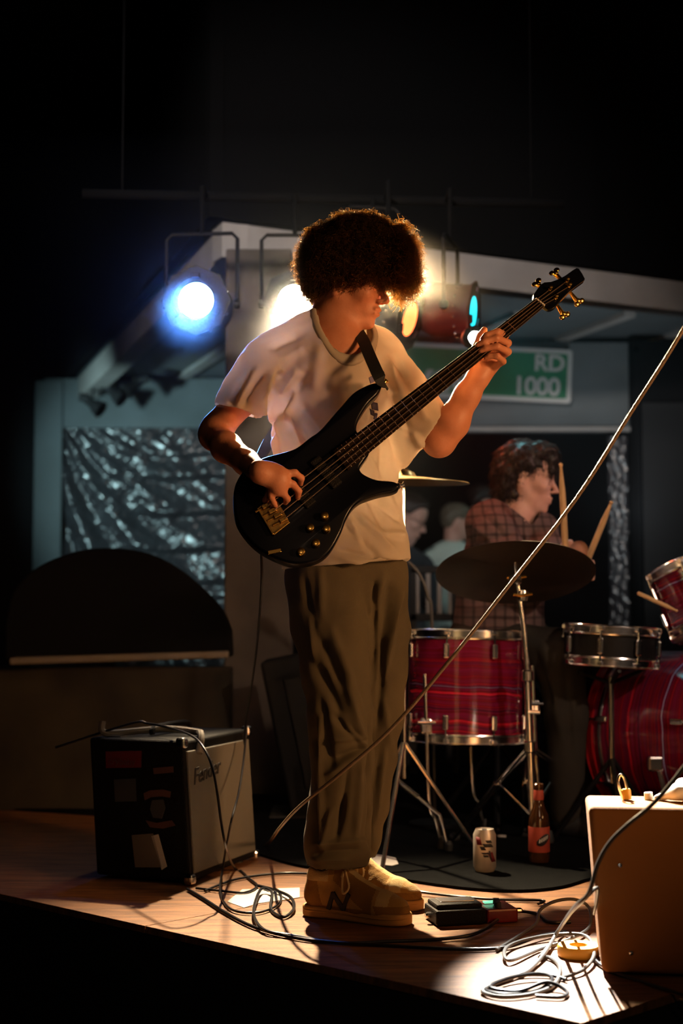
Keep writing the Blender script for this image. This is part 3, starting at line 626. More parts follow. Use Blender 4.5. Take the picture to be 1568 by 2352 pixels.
def hair_strands(P, Nn, mask, count, length, curl, r, grav, seed, lift=.5, jitter=.35):
    g = np.random.default_rng(seed); idx = np.flatnonzero(mask); idx = g.choice(idx, count); vs = []; fs = []; nseg = 7
    P0 = P[idx]; N0 = Nn[idx]+g.normal(0, jitter, (count, 3)); N0 /= np.linalg.norm(N0, axis=1)[:, None]
    L = length*g.uniform(.5, 1.25, count); ph = g.uniform(0, 6.28, count); fr = g.uniform(1.2, 2.6, count)
    T = np.cross(N0, g.normal(0, 1, (count, 3))); T /= np.linalg.norm(T, axis=1)[:, None]; B = np.cross(N0, T)
    path = []
    for q in range(nseg):
        t = q/(nseg-1); w = ph+fr*t*6.28
        pos = P0-N0*.004+N0*(L*t*lift)[:, None]*(1-.3*t)+T*(curl*np.sin(w)*t**.5+L*t*(1-lift))[:, None]+B*(curl*np.cos(w)*t**.5)[:, None]
        pos[:, 2] -= grav*t*t*L; path.append(pos)
    path = np.stack(path, 1); rad = r*1.25*np.linspace(1, .6, nseg)
    ang = [0, 2.094, 4.189]; V3 = np.stack([path+(T[:, None]*math.cos(a)+B[:, None]*math.sin(a))*rad[None, :, None] for a in ang], 2)
    Pv = V3.reshape(-1, 3); base = (np.arange(count)*nseg*3)[:, None]
    Q = []
    for q in range(nseg-1):
        for a in range(3):
            b = (a+1) % 3; Q.append(np.stack([base[:, 0]+q*3+a, base[:, 0]+q*3+b, base[:, 0]+q*3+3+b, base[:, 0]+q*3+3+a], 1))
    return Pv, np.concatenate(Q)
# ---------------------------------------------------------------- the bass plane (used by hands and instrument)
BA0 = W(625, 1190, 3.33); BB0 = W(1310, 650, 3.58); BX = (BB0-BA0).normalized()
BN = V(0.0, -1, .16); BN = (BN-BX*BN.dot(BX)).normalized(); BY = BN.cross(BX)
def B(px, py, off=0.0):
    r = ray(px, py); o = V(0, 0, CAMZ); return o+r*((BA0+BN*off-o).dot(BN)/r.dot(BN))

# ================================================================ the bassist
D = 3.60
root = thing('person', F(800, 2085), 'person with curly hair in cream t-shirt and loose olive trousers playing a dark bass', 'person')
lo, hi = V(-.42, 3.2, .55), V(.47, 3.86, 1.86)
hc = W(804, 651, 3.60); hax = head_axes((.92, -.32, -.22), roll=.08); HS = .94
S = SDF((-.42, 3.18, .95), (.48, 3.88, 1.80), .0035)
head_prims(S, hc, hax, HS)
S.chain([(hc-hax[0]*.034-hax[2]*.045, .052), (W(766, 735, 3.61), .052), (W(748, 790, 3.61), .064)], .03)
S.chain([(W(650, 832, 3.57), .035), (W(745, 815, 3.62), .055), (W(860, 826, 3.67), .035)], .03)        # shoulder girdle
S.cap(W(750, 840, 3.62), W(765, 1010, 3.62), .10, .10, .03); S.cap(W(778, 775, 3.585), W(782, 812, 3.575), .050, .052, .03)
# his right arm (image left): shoulder, elbow pushed back, forearm coming forward over the body of the bass
S.chain([(W(615, 845, 3.55), .040), (W(560, 910, 3.58), .042), (W(500, 982, 3.62), .037), (W(492, 1000, 3.62), .037)], .02)
S.chain([(W(492, 998, 3.62), .037), (W(520, 1028, 3.52), .036), (W(565, 1062, 3.42), .029), (B(600, 1086, .062), .025)], .02)
wr = B(598, 1085, .062)
S.cap(wr, B(637, 1097, .058), .025, .030, .015, flat=BN, fac=.72)
S.cap(B(622, 1085, .056), B(640, 1120, .050), .024, .022, .012, flat=BN, fac=.75)
finger(S, [B(650, 1088, .058), B(677, 1086, .056), B(692, 1098, .035), B(690, 1112, .014)])
finger(S, [B(648, 1104, .056), B(672, 1112, .050), B(686, 1128, .032), B(684, 1144, .013)])
finger(S, [B(637, 1118, .050), B(650, 1132, .048), B(660, 1146, .032), B(655, 1155, .014)])
finger(S, [B(622, 1122, .046), B(622, 1140, .044), B(629, 1156, .030), B(634, 1164, .014)], r=(.0085, .0078, .007, .006))
finger(S, [B(612, 1096, .050), B(622, 1122, .036), B(617, 1140, .022), B(608, 1150, .010)], r=(.012, .011, .0095, .008))
# his left arm: elbow low, forearm rising to the neck of the bass
el = W(1008, 1012, 3.60)
S.chain([(W(880, 850, 3.66), .042), (W(945, 930, 3.62), .044), (el, .040)], .02)
wl = B(1098, 866, -.062)
S.chain([(el, .040), (el.lerp(wl, .30)+V(.004, 0, -.002), .041), (el.lerp(wl, .72), .031), (wl, .026)], .02)
S.cap(wl, B(1128, 822, -.050), .028, .033, .015, flat=BN, fac=.75)
S.cap(B(1110, 838, -.052), B(1140, 800, -.045), .026, .024, .012, flat=BN, fac=.8)
finger(S, [B(1138, 788, -.040), B(1160, 770, -.008), B(1143, 762, .022), B(1117, 770, .020), B(1107, 779, .014)], r=(.0105, .0100, .0092, .0082, .007))
finger(S, [B(1143, 806, -.038), B(1166, 788, -.002), B(1140, 777, .026), B(1112, 785, .022), B(1096, 792, .014)], r=(.0105, .0100, .0092, .0082, .007))
finger(S, [B(1144, 824, -.036), B(1166, 808, -.002), B(1142, 796, .026), B(1116, 800, .020), B(1103, 806, .013)], r=(.0105, .0098, .009, .008, .007))
finger(S, [B(1136, 842, -.034), B(1155, 830, -.002), B(1142, 818, .022), B(1124, 818, .016), B(1115, 822, .012)], r=(.0095, .0088, .008, .0072, .006))
finger(S, [B(1102, 838, -.050), B(1094, 800, -.046), B(1104, 772, -.030), B(1112, 758, -.012)], r=(.014, .0125, .011, .009))
P, Q = S.mesh('b', 2)
body = link('body', net_mesh('body', P, Q), 'skin', root, angle=180)
for q in (1, -1):   # eyes
    f_, l_, u_ = hax; c = hc+(f_*.0745+l_*.031*q)*HS
    MB().tube([c+(f_*math.cos(.5)+l_*q*t)*.0125-u_*.0045*(1-t*t) for t in (-.8, -.4, 0, .4, .8)], .0011, 6).build('eyelashes', 'inkdark', root)
# ---- t-shirt
S = SDF((-.42, 3.28, .82), (.42, 3.92, 1.56), .004)
fl = V(0, 1, 0)
S.chain([(W(745, 860, 3.62), .165), (W(762, 990, 3.62), .150), (W(778, 1130, 3.62), .152), (W(795, 1290, 3.62), .158), (W(797, 1350, 3.62), .160)], .03, flat=fl, fac=.80)
S.chain([(W(655, 815, 3.57), .055), (W(745, 812, 3.62), .085), (W(862, 815, 3.67), .060)], .04)
S.cap(W(735, 765, 3.60), W(640, 805, 3.56), .052, .050, .03); S.cap(W(790, 770, 3.63), W(862, 800, 3.67), .045, .048, .03)
S.cap(W(612, 842, 3.545), W(550, 925, 3.585), .072, .058, .025)           # sleeve, image left
S.cap(W(560, 905, 3.58), W(540, 960, 3.585), .052, .062, .02)
S.cap(W(872, 842, 3.665), W(985, 1000, 3.61), .078, .076, .03)            # sleeve, image right
S.cap(W(925, 900, 3.64), W(940, 1020, 3.61), .06, .06, .03)
# neck opening: cut along a tilted ring, then hollow it
nL, nR, nF = W(712, 735, 3.61), W(838, 754, 3.65), W(790, 808, 3.50); nB = nL+nR-nF; nB = (nL+nR)/2+V(0, .055, .02)
nn_ = (nL-nF).cross(nR-nF).normalized(); nn_ = nn_ if nn_.z > 0 else -nn_
nC = (nL+nR)/2*.5+nF*.25+nB*.25
rad_u = (nR-nL).normalized(); rad_v = nn_.cross(rad_u).normalized(); Ce = (nF+nB)/2; SV = (nF-nB).length/2
S.cap(Ce-nn_*.035, Ce+nn_*.20, SV, SV*1.1, .004, flat=rad_u, fac=.070/SV, sub=True)
# hem, cuffs: cut and hollow
hemn = V(.08, 0, -1)
S.plane(W(800, 1298, 3.62), hemn, R=.30); S.cap(W(797, 1340, 3.62), W(795, 1282, 3.62), .150, .140, .004, flat=fl, fac=.78, sub=True)
cl = W(546, 942, 3.585); cln = (W(540, 962, 3.585)-W(572, 925, 3.57)).normalized(); cln = V(-.30, 0, -1).normalized()
S.plane(W(548, 946, 3.585), cln, R=.11); S.cap(W(556, 925, 3.58), W(535, 985, 3.585), .048, .056, .004, sub=True)
crn = V(.80, .0, -.55).normalized()
S.plane(W(985, 1000, 3.61), crn, R=.15); S.cap(W(962, 968, 3.615), W(1010, 1025, 3.60), .062, .068, .004, sub=True)
P, Q = S.mesh('s', 2)
fo = [(690, 850, 640, 900, 14, .012), (650, 850, 600, 925, 12, -.016), (700, 860, 632, 960, 10, -.012), (640, 850, 585, 950, 10, .014), (610, 860, 560, 935, 9, -.012),
      (620, 870, 590, 950, 7, .012), (560, 870, 530, 930, 8, -.008), (590, 850, 545, 925, 7, .010), (680, 880, 650, 990, 9, .010), (655, 960, 690, 1030, 8, -.010), (665, 945, 725, 1040, 8, .009),
      (640, 960, 655, 1040, 8, .010), (690, 930, 745, 1000, 10, -.006), (735, 790, 720, 900, 14, .006), (760, 830, 800, 960, 22, -.006), (840, 800, 880, 900, 10, .007), (860, 800, 905, 920, 9, -.010),
      (890, 830, 935, 930, 9, .012), (905, 820, 960, 930, 8, -.010), (925, 860, 975, 955, 8, .009), (900, 930, 950, 1010, 10, -.012), (890, 900, 985, 960, 9, .008), (910, 960, 975, 1030, 9, .010),
      (880, 1000, 870, 1150, 10, -.007), (850, 1080, 905, 1180, 12, .008), (840, 1130, 900, 1240, 10, -.009), (820, 1180, 910, 1270, 9, .009), (790, 1200, 880, 1290, 9, -.008),
      (800, 1190, 830, 1250, 8, .008), (860, 1150, 920, 1200, 8, -.007), (870, 1220, 930, 1230, 8, .008), (780, 1262, 925, 1298, 5, -.006), (770, 1280, 920, 1310, 6, .006), (840, 1050, 880, 1110, 9, .006),
      (700, 800, 640, 830, 12, .007), (690, 770, 620, 800, 10, -.006), (850, 880, 845, 1000, 9, .006), (865, 960, 895, 1060, 9, .008)]
P = folds(P, Q, [(a, b, c, d, e, f*1.5) for a, b, c, d, e, f in fo])
N = vnormals(P, Q); P = P+N*(.0025*snoise(P, 28, 3)+.0016*snoise(P, 60, 8))[:, None]
shirt = link('t_shirt', net_mesh('t_shirt', P, Q), 'shirt', root, angle=180); bpy.context.view_layer.update()
# ribbed collar following the cut edge
K = 64; rows = []
for sc_ in (1.02, 1.05, 1.12, 1.20, 1.27):
    row = []
    for k in range(K):
        a = 2*math.pi*k/K; d_ = rad_u*math.cos(a)*(.070+(sc_-1)*.085)+rad_v*math.sin(a)*(SV+(sc_-1)*.085)
        ok, loc, nx_, _ = shirt.ray_cast(Ce+d_+nn_*.10, -nn_); row.append((loc-Ce) if ok and (loc-Ce-d_).length < .07 else None)
    for k in range(K):
        if row[k] is None: row[k] = next(row[(k+j) % K] for j in range(1, K) if row[(k+j) % K] is not None)
    row = [sum((row[(i+j) % K] for j in (-2, -1, 0, 1, 2)), V(0, 0, 0))/5 for i in range(K)]; rows.append(row)
nC = Ce
vs = []; fs = []; lift = (.0010, .0034, .0036, .0034, .0004)
top_in = [r_*.96-nn_*.004 for r_ in rows[0]]
for k in range(K):
    for r_, lf in zip(rows, lift): d_ = (rows[2][k].normalized()+nn_).normalized(); vs.append(nC+r_[k]+d_*lf)
    vs.append(nC+top_in[k]-nn_*.003)
for k in range(K):
    l_ = (k+1) % K
    for h_ in range(6): fs.append((k*6+h_, l_*6+h_, l_*6+(h_+1) % 6, k*6+(h_+1) % 6))
MB().add(vs, fs).build('collar', 'shirt', shirt, angle=180)
# faded print
for (px, py, w, h, rot) in ((856, 936, .020, .022, .35), (858, 958, .017, .011, .5), (853, 868, .020, .010, .3)):
    pass
# ---- trousers
S = SDF((-.22, 3.32, .04), (.26, 3.86, .98), .004)
l1 = [(738, 1330, 3.60, .094), (757, 1440, 3.59, .092), (770, 1540, 3.58, .086), (782, 1650, 3.57, .079), (786, 1740, 3.58, .077), (782, 1850, 3.59, .079), (776, 1930, 3.59, .080), (772, 1965, 3.585, .078)]
l2 = [(845, 1330, 3.68, .104), (868, 1440, 3.68, .080), (870, 1540, 3.68, .072), (862, 1650, 3.68, .068), (852, 1740, 3.69, .062), (838, 1850, 3.69, .058), (826, 1920, 3.69, .052), (820, 1950, 3.69, .050)]
S.chain([(W(a, b, c), r) for a, b, c, r in l1], .02); S.chain([(W(a, b, c), r) for a, b, c, r in l2], .02)
S.cap(W(752, 1310, 3.62), W(836, 1310, 3.65), .092, .095, .04)
S.plane(W(795, 1262, 3.62), (0, 0, 1), R=.25)
for a, b, c, r in (l1[-1], l2[-1]):
    S.plane(W(a, b+22, c), (0, 0, -1), R=.12); S.cap(W(a, b-10, c), W(a, b+70, c), r-.008, r-.006, .004, sub=True)
P, Q = S.mesh('p', 2)
fo = [(860, 1340, 858, 1560, 7, -.012), (905, 1330, 870, 1500, 14, -.014), (880, 1320, 850, 1420, 8, .008), (925, 1350, 880, 1560, 8, .008), (880, 1480, 860, 1700, 10, -.012), (870, 1530, 858, 1690, 7, .006),
      (700, 1330, 720, 1460, 8, -.006), (735, 1300, 740, 1420, 9, .006), (730, 1460, 790, 1580, 12, -.009), (760, 1440, 830, 1640, 10, .008), (720, 1520, 790, 1650, 14, -.012), (790, 1560, 840, 1720, 9, .010),
      (735, 1600, 760, 1760, 10, -.010), (760, 1640, 840, 1710, 9, -.010), (790, 1660, 848, 1725, 6, .010), (770, 1740, 845, 1715, 8, -.012), (760, 1700, 835, 1690, 7, .006), (750, 1780, 830, 1730, 8, .008),
      (735, 1640, 738, 1940, 6, .008), (722, 1650, 726, 1960, 6, -.008), (800, 1760, 780, 1900, 9, -.008), (830, 1740, 815, 1930, 8, .008), (870, 1740, 850, 1900, 7, -.008), (885, 1700, 865, 1880, 7, .006),
      (760, 1860, 740, 1960, 8, .009), (720, 1960, 830, 1952, 6, -.010), (720, 1940, 840, 1930, 6, .009), (715, 1975, 800, 1975, 5, .006), (790, 1830, 770, 1930, 7, -.009), (845, 1900, 855, 1960, 6, -.008),
      (710, 1400, 722, 1520, 7, .006), (880, 1610, 900, 1740, 8, .006), (850, 1640, 850, 1930, 5, -.014)]
P = folds(P, Q, [(a, b, c, d, e, f*1.35) for a, b, c, d, e, f in fo]); N = vnormals(P, Q); P = P+N*(.003*snoise(P, 24, 5)+.0016*snoise(P, 52, 9))[:, None]
tro = link('trousers', net_mesh('trousers', P, Q), 'pants', root, angle=180)
# ---- shoes
def shoe(heel, toe, name_m='suede', near=True):
    heel = Vector(heel); toe = Vector(toe); f = (toe-heel); L = .292; f.z = 0; f.normalize(); l = V(0, 0, 1).cross(f); o = V(heel.x, heel.y, 0)
    def p(x, y, z): return o+f*x+l*y+V(0, 0, z)
    c = p(.14, 0, .07); S = SDF(c-V(.2, .2, .085), c+V(.2, .2, .105), .003)
    S.chain([(p(.040, 0, .052), .036), (p(.10, 0, .050), .037), (p(.16, -.002, .043), .040), (p(.215, -.003, .035), .040), (p(.252, -.002, .032), .033)], .02)
    S.chain([(p(.042, 0, .060), .035), (p(.046, 0, .098), .036)], .015); S.cap(p(.085, 0, .10), p(.17, 0, .062), .030, .028, .02)
    S.cap(p(.10, 0, .125), p(.16, 0, .078), .018, .020, .008)
    S.cap(p(.052, 0, .15), p(.056, 0, .085), .030, .024, .004, sub=True)
    S.plane(p(.14, 0, .022), (0, 0, -1), R=.22)
    P, Q = S.mesh('shoe', 2)
    P = P+vnormals(P, Q)*(.0007*snoise(P, 120, 2))[:, None]
    sh = link('shoe', net_mesh('shoe', P, Q), name_m, root, angle=180)
    sh.data.materials.append(M['suede2']); sh.data.materials.append(M['shoemesh'])
    ctr_ = P[Q].mean(1)-np.array(o); X = ctr_@np.array(f); Y = np.abs(ctr_@np.array(l)); Z = ctr_[:, 2]
    mi = np.zeros(len(Q), np.int32)
    mi[(X < .052+.25*(.09-Z)) & (Z < .092)] = 1; mi[(X > .222-.5*(Z-.02)) & (Z < .046)] = 1; mi[(Z < .034) & (X < .2)] = 1
    top_ = .118-.69*(X-.105); mi[(X > .095) & (X < .205) & (Z > top_-.030) & (Y > .014)] = 1
    mi[(X > .09) & (X < .215) & (Y <= .014) & (Z > .05)] = 2; mi[(X > .215) & (X < .245) & (Z > .046)] = 2; mi[(Z >= .092) & (X < .08)] = 2
    sh.data.polygons.foreach_set('material_index', mi)
    ol = [(0.0, 0), (.006, .024), (.03, .037), (.09, .036), (.15, .043), (.21, .049), (.255, .043), (.280, .025), (.290, 0), (.280, -.027), (.255, -.042), (.21, -.046), (.15, -.038), (.09, -.033), (.03, -.035), (.006, -.022)]
    q = spline([p(x, y, 0.001) for x, y in ol], 4, True)
    MB().prism(q, (0, 0, .028)).build('sole', 'gum', sh, bevel=.005, bseg=3)
    mb = MB(); q2 = spline([p(x*.985+.002, y*1.03, 0.018) for x, y in ol], 4, True); mb.tube(q2, .0022, 6, closed=True); mb.build('welt', 'gum', sh)
    for i in range(5):
        x = .105+i*.021; z = .118-i*.0145
        a, b = (.026-.001*i), -(.026-.001*i)
        MB().tube(spline([p(x, a, z-.014), p(x+.004, a*.5, z+.002), p(x+.008, 0, z+.005), p(x+.010, b*.5, z+.001), p(x+.012, b, z-.014)], 4), .0034, 6).build('lace', 'lace', sh)
    MB().tube(spline([p(.112, 0, .122), p(.13, -.03, .115), p(.145, -.045, .085), p(.13, -.048, .070), p(.12, -.030, .105)], 5), .0026, 6).build('lace', 'lace', sh)
    # dark letter N stitched to the near side
    d = V(0, 0, 1)
    mark = MB()
    def q3(x, z): return p(x, -.0405-.012*(z < .04)*0, z)
    for (a, b) in (((.088, .030), (.100, .066)), ((.100, .066), (.128, .032)), ((.128, .032), (.142, .066))):
        A, Bp = q3(*a), q3(*b); dd = (Bp-A).normalized(); mark.box((A+Bp)/2, ((Bp-A).length+.006, .011, .008), (dd, (-l).cross(dd), l))
    mark.build('letter_patch', 'navy', sh, smooth=False, bevel=.001)
    return sh
shoe(W(700, 2068, 3.62)*1, W(925, 2100, 3.50))
shoe(W(742, 2040, 3.80), W(968, 2072, 3.66))
# ---- hair: a dense curly mass with thousands of loose strands
S = SDF((-.24, 3.38, 1.38), (.28, 3.82, 1.86), .004)
hs = [(815, 586, 3.62, .112, .110, .092), (765, 598, 3.62, .078, .10, .082), (735, 622, 3.62, .042, .085, .060), (872, 590, 3.60, .058, .09, .062), (898, 618, 3.60, .036, .06, .042), (722, 652, 3.63, .022, .06, .032),
      (832, 556, 3.62, .078, .085, .060), (775, 636, 3.56, .050, .05, .024), (848, 628, 3.565, .040, .05, .018), (885, 636, 3.56, .020, .04, .014)]
for (px, py, d, a, b, c) in hs: S.ell(W(px, py, d), (a, b, c), .015)
S.cap(hc+hax[0]*.13-hax[2]*.058, hc+hax[0]*.04-hax[2]*.085, .050, .060, .012, sub=True)
P, Q = S.mesh('h', 2); N = vnormals(P, Q)
P = P+N*(.011*snoise(P, 40, 1)+.008*snoise(P, 80, 6)+.004*snoise(P, 150, 3)-.004)[:, None]
hair = link('hair', net_mesh('hair', P, Q), 'hair', root, angle=180)
N = vnormals(P, Q); u, v = proj(P)
Pv, Qs = hair_strands(P, N, ((v < 650) | (u < 745)) & ~((u > 918) & (v > 560)), 22000, .048, .0080, .00060, .18, 3, lift=.70, jitter=.45)
o = link('hair_strands', net_mesh('hair_strands', Pv, Qs), 'strand', hair, angle=180); o['kind'] = 'stuff'
Pv, Qs = hair_strands(P, N, (u > 900) & (v > 530) & (v < 645), 5200, .086, .0080, .00070, .20, 9, lift=.92, jitter=.26)
o = link('fringe_strands', net_mesh('fringe_strands', Pv, Qs), 'strand', hair, angle=180); o['kind'] = 'stuff'

# ================================================================ the drummer, seated, seen in profile
E = 5.0
root2 = thing('person', W(1190, 1500, E), 'seated drummer in a brown plaid shirt turned right with reddish dark hair', 'person')
S = SDF((.25, 4.6, .70), (1.0, 5.5, 1.50), .006)
h2 = W(1208, 1098, E); hx2 = head_axes((.95, -.16, -.16))
head_prims(S, h2, hx2, 1.02)
S.chain([(h2-hx2[0]*.03-hx2[2]*.05, .058), (W(1183, 1185, E), .060), (W(1170, 1225, E), .075)], .03)
S.chain([(W(1265, 1262, 4.84), .030), (W(1292, 1300, 4.72), .034), (W(1312, 1290, 4.62), .030), (W(1330, 1262, 4.60), .030)], .02)
# hands on the sticks
for (hx_, hy_, dd) in ((1300, 1268, 4.72), (1340, 1308, 4.72)):
    c = W(hx_, hy_, dd); S.cap(c+V(-.03, .03, -.04), c, .032, .030, .012)
    for i in range(4):
        b = c+V(0, -.005, .022-.017*i); finger(S, [b+V(-.005, .02, 0), b+V(.026, .0, 0), b+V(.024, -.026, 0), b+V(.002, -.028, 0)], r=(.010, .0095, .0088, .0075))
    finger(S, [c+V(-.02, -.01, .0), c+V(-.012, -.030, .022), c+V(.010, -.034, .034)], r=(.012, .011, .009))
S.chain([(W(1190, 1250, 5.1), .05), (W(1250, 1340, 5.0), .042), (W(1320, 1330, 4.78), .032)], .02)
P, Q = S.mesh('d', 2); link('body', net_mesh('body', P, Q), 'skin2', root2, angle=180)
for q in (1, -1):
    c = h2+(hx2[0]*.0745+hx2[1]*.031*q)*1.02; MB().tube([c+(hx2[0]*.88+hx2[1]*q*t)*.0135-hx2[2]*.003*(1-t*t) for t in (-.8, -.4, 0, .4, .8)], .0012, 6).build('eyelashes', 'inkdark', root2)
S = SDF((.28, 4.55, .45), (1.05, 5.5, 1.35), .006)
S.chain([(W(1160, 1230, E), .13), (W(1150, 1330, E), .145), (W(1145, 1430, E), .16)], .04, flat=V(0, 1, 0), fac=.85)
S.chain([(W(1115, 1200, 4.97), .07), (W(1185, 1195, 5.0), .075), (W(1245, 1215, 5.05), .06)], .04)
S.chain([(W(1135, 1225, 4.88), .075), (W(1190, 1320, 4.80), .065), (W(1262, 1330, 4.74), .055)], .03)
S.chain([(W(1235, 1230, 5.0), .07), (W(1262, 1270, 4.86), .056), (W(1290, 1305, 4.74), .048)], .03)
S.cap(W(1190, 1130, 4.99), W(1195, 1200, 4.97), .085, .060, .01, sub=True)
P, Q = S.mesh('ds', 2)
P = folds(P, Q, [(1080, 1200, 1150, 1260, 8, .012), (1090, 1250, 1180, 1220, 7, -.01), (1110, 1180, 1160, 1230, 7, -.01), (1080, 1300, 1170, 1280, 8, .01), (1070, 1400, 1240, 1390, 7, .01), (1090, 1420, 1220, 1430, 6, -.01), (1200, 1220, 1230, 1290, 7, .012)])
pl = M['redplaid']; nt = pl.node_tree; b = nt.nodes['Principled BSDF']; tc = nt.nodes.new('ShaderNodeTexCoord'); prev = None
for d_, sc_ in (('X', 9), ('Z', 9)):
    w = nt.nodes.new('ShaderNodeTexWave'); w.bands_direction = d_; w.inputs['Scale'].default_value = sc_; w.inputs['Distortion'].default_value = .6; nt.links.new(tc.outputs['Object'], w.inputs[0])
    r = nt.nodes.new('ShaderNodeValToRGB'); r.color_ramp.elements[0].position = .12; r.color_ramp.elements[1].position = .28; r.color_ramp.elements[0].color = (.5, .5, .5, 1)
    nt.links.new(w.outputs['Fac'], r.inputs[0])
    mx = nt.nodes.new('ShaderNodeMix'); mx.data_type = 'RGBA'; mx.blend_type = 'MULTIPLY'; mx.inputs[0].default_value = 1; nt.links.new(r.outputs[0], mx.inputs[7])
    if prev is None: mx.inputs[6].default_value = (.12, .075, .072, 1)
    else: nt.links.new(prev, mx.inputs[6])
    prev = mx.outputs[2]
nt.links.new(prev, b.inputs['Base Color'])
link('plaid_shirt', net_mesh('plaid_shirt', P, Q), 'redplaid', root2, angle=180)
S = SDF((.2, 4.3, .0), (1.05, 5.6, .75), .007)
S.cap(W(1110, 1480, 5.0), W(1190, 1480, 5.05), .13, .12, .03)
S.chain([(W(1150, 1490, 4.95), .10), (W(1285, 1505, 4.78), .085), (W(1300, 1640, 4.80), .07), (W(1302, 1868, 4.82), .055)], .03)
S.chain([(W(1150, 1490, 5.1), .10), (W(1330, 1500, 5.15), .08), (W(1345, 1620, 5.15), .065), (W(1347, 1836, 5.15), .052)], .03)
P, Q = S.mesh('dj', 2); P = folds(P, Q, [(1250, 1480, 1290, 1700, 10, .008), (1230, 1500, 1270, 1620, 9, -.01), (1300, 1520, 1310, 1740, 8, -.008)])
link('trousers', net_mesh('trousers', P, Q), 'jeans', root2, angle=180)
for (px, py, d) in ((1297, 1782, 4.82), (1347, 1760, 5.15)):
    c = W(px, py, d); c.z = .045; S = SDF(c-V(.12, .3, .06), c+V(.3, .15, .16), .006)
    S.chain([(c, .042), (c+V(.09, -.03, -.005), .043), (c+V(.17, -.06, -.012), .034)], .02); S.plane(c+V(.05, 0, -.043), (0, 0, -1), R=.25)
    P, Q = S.mesh('x', 1); link('shoe', net_mesh('shoe', P, Q), 'black', root2, angle=180)
S = SDF((.3, 4.75, 1.0), (.95, 5.35, 1.5), .005)
for (px, py, d, a, b_, c) in ((1195, 1060, 5.0, .092, .095, .080), (1165, 1090, 5.0, .055, .088, .085), (1158, 1125, 5.0, .035, .07, .050), (1240, 1040, 4.99, .062, .075, .040), (1262, 1058, 4.98, .030, .05, .035), (1180, 1140, 5.0, .03, .06, .035), (1265, 1075, 4.96, .016, .03, .03)):
    S.ell(W(px, py, d), (a, b_, c), .02)
P, Q = S.mesh('dh', 2); N = vnormals(P, Q); P = P+N*(.006*snoise(P, 60, 2)+.005*snoise(P, 100, 4))[:, None]
h_ = link('hair', net_mesh('hair', P, Q), 'hair2', root2, angle=180); N = vnormals(P, Q)
Pv, Qs = hair_strands(P, N, N[:, 2] > -2, 5000, .028, .004, .0009, .6, 5, lift=.4)
o = link('hair_strands', net_mesh('hair_strands', Pv, Qs), 'hair2', h_, angle=180); o['kind'] = 'stuff'
# throne
t = thing('drum_throne', W(1140, 1560, 5.05), 'black round drum throne under the seated drummer', 'stool')
c = W(1140, 1560, 5.05); zt = c.z-.03
MB().lathe([(0, zt-.10), (.15, zt-.10), (.165, zt-.08), (.165, zt-.03), (.14, zt), (0, zt)], V(c.x, c.y, 0), (0, 0, 1), 24).build('seat', 'black', t)
MB().tube([V(c.x, c.y, .2), V(c.x, c.y, zt-.1)], .014, 8).build('post', 'blackmetal', t)
for k in range(3):
    a = 2.1*k+.4; MB().tube([V(c.x, c.y, .30), V(c.x+.24*math.cos(a), c.y+.24*math.sin(a), .018)], .011, 8).build('leg', 'blackmetal', t)

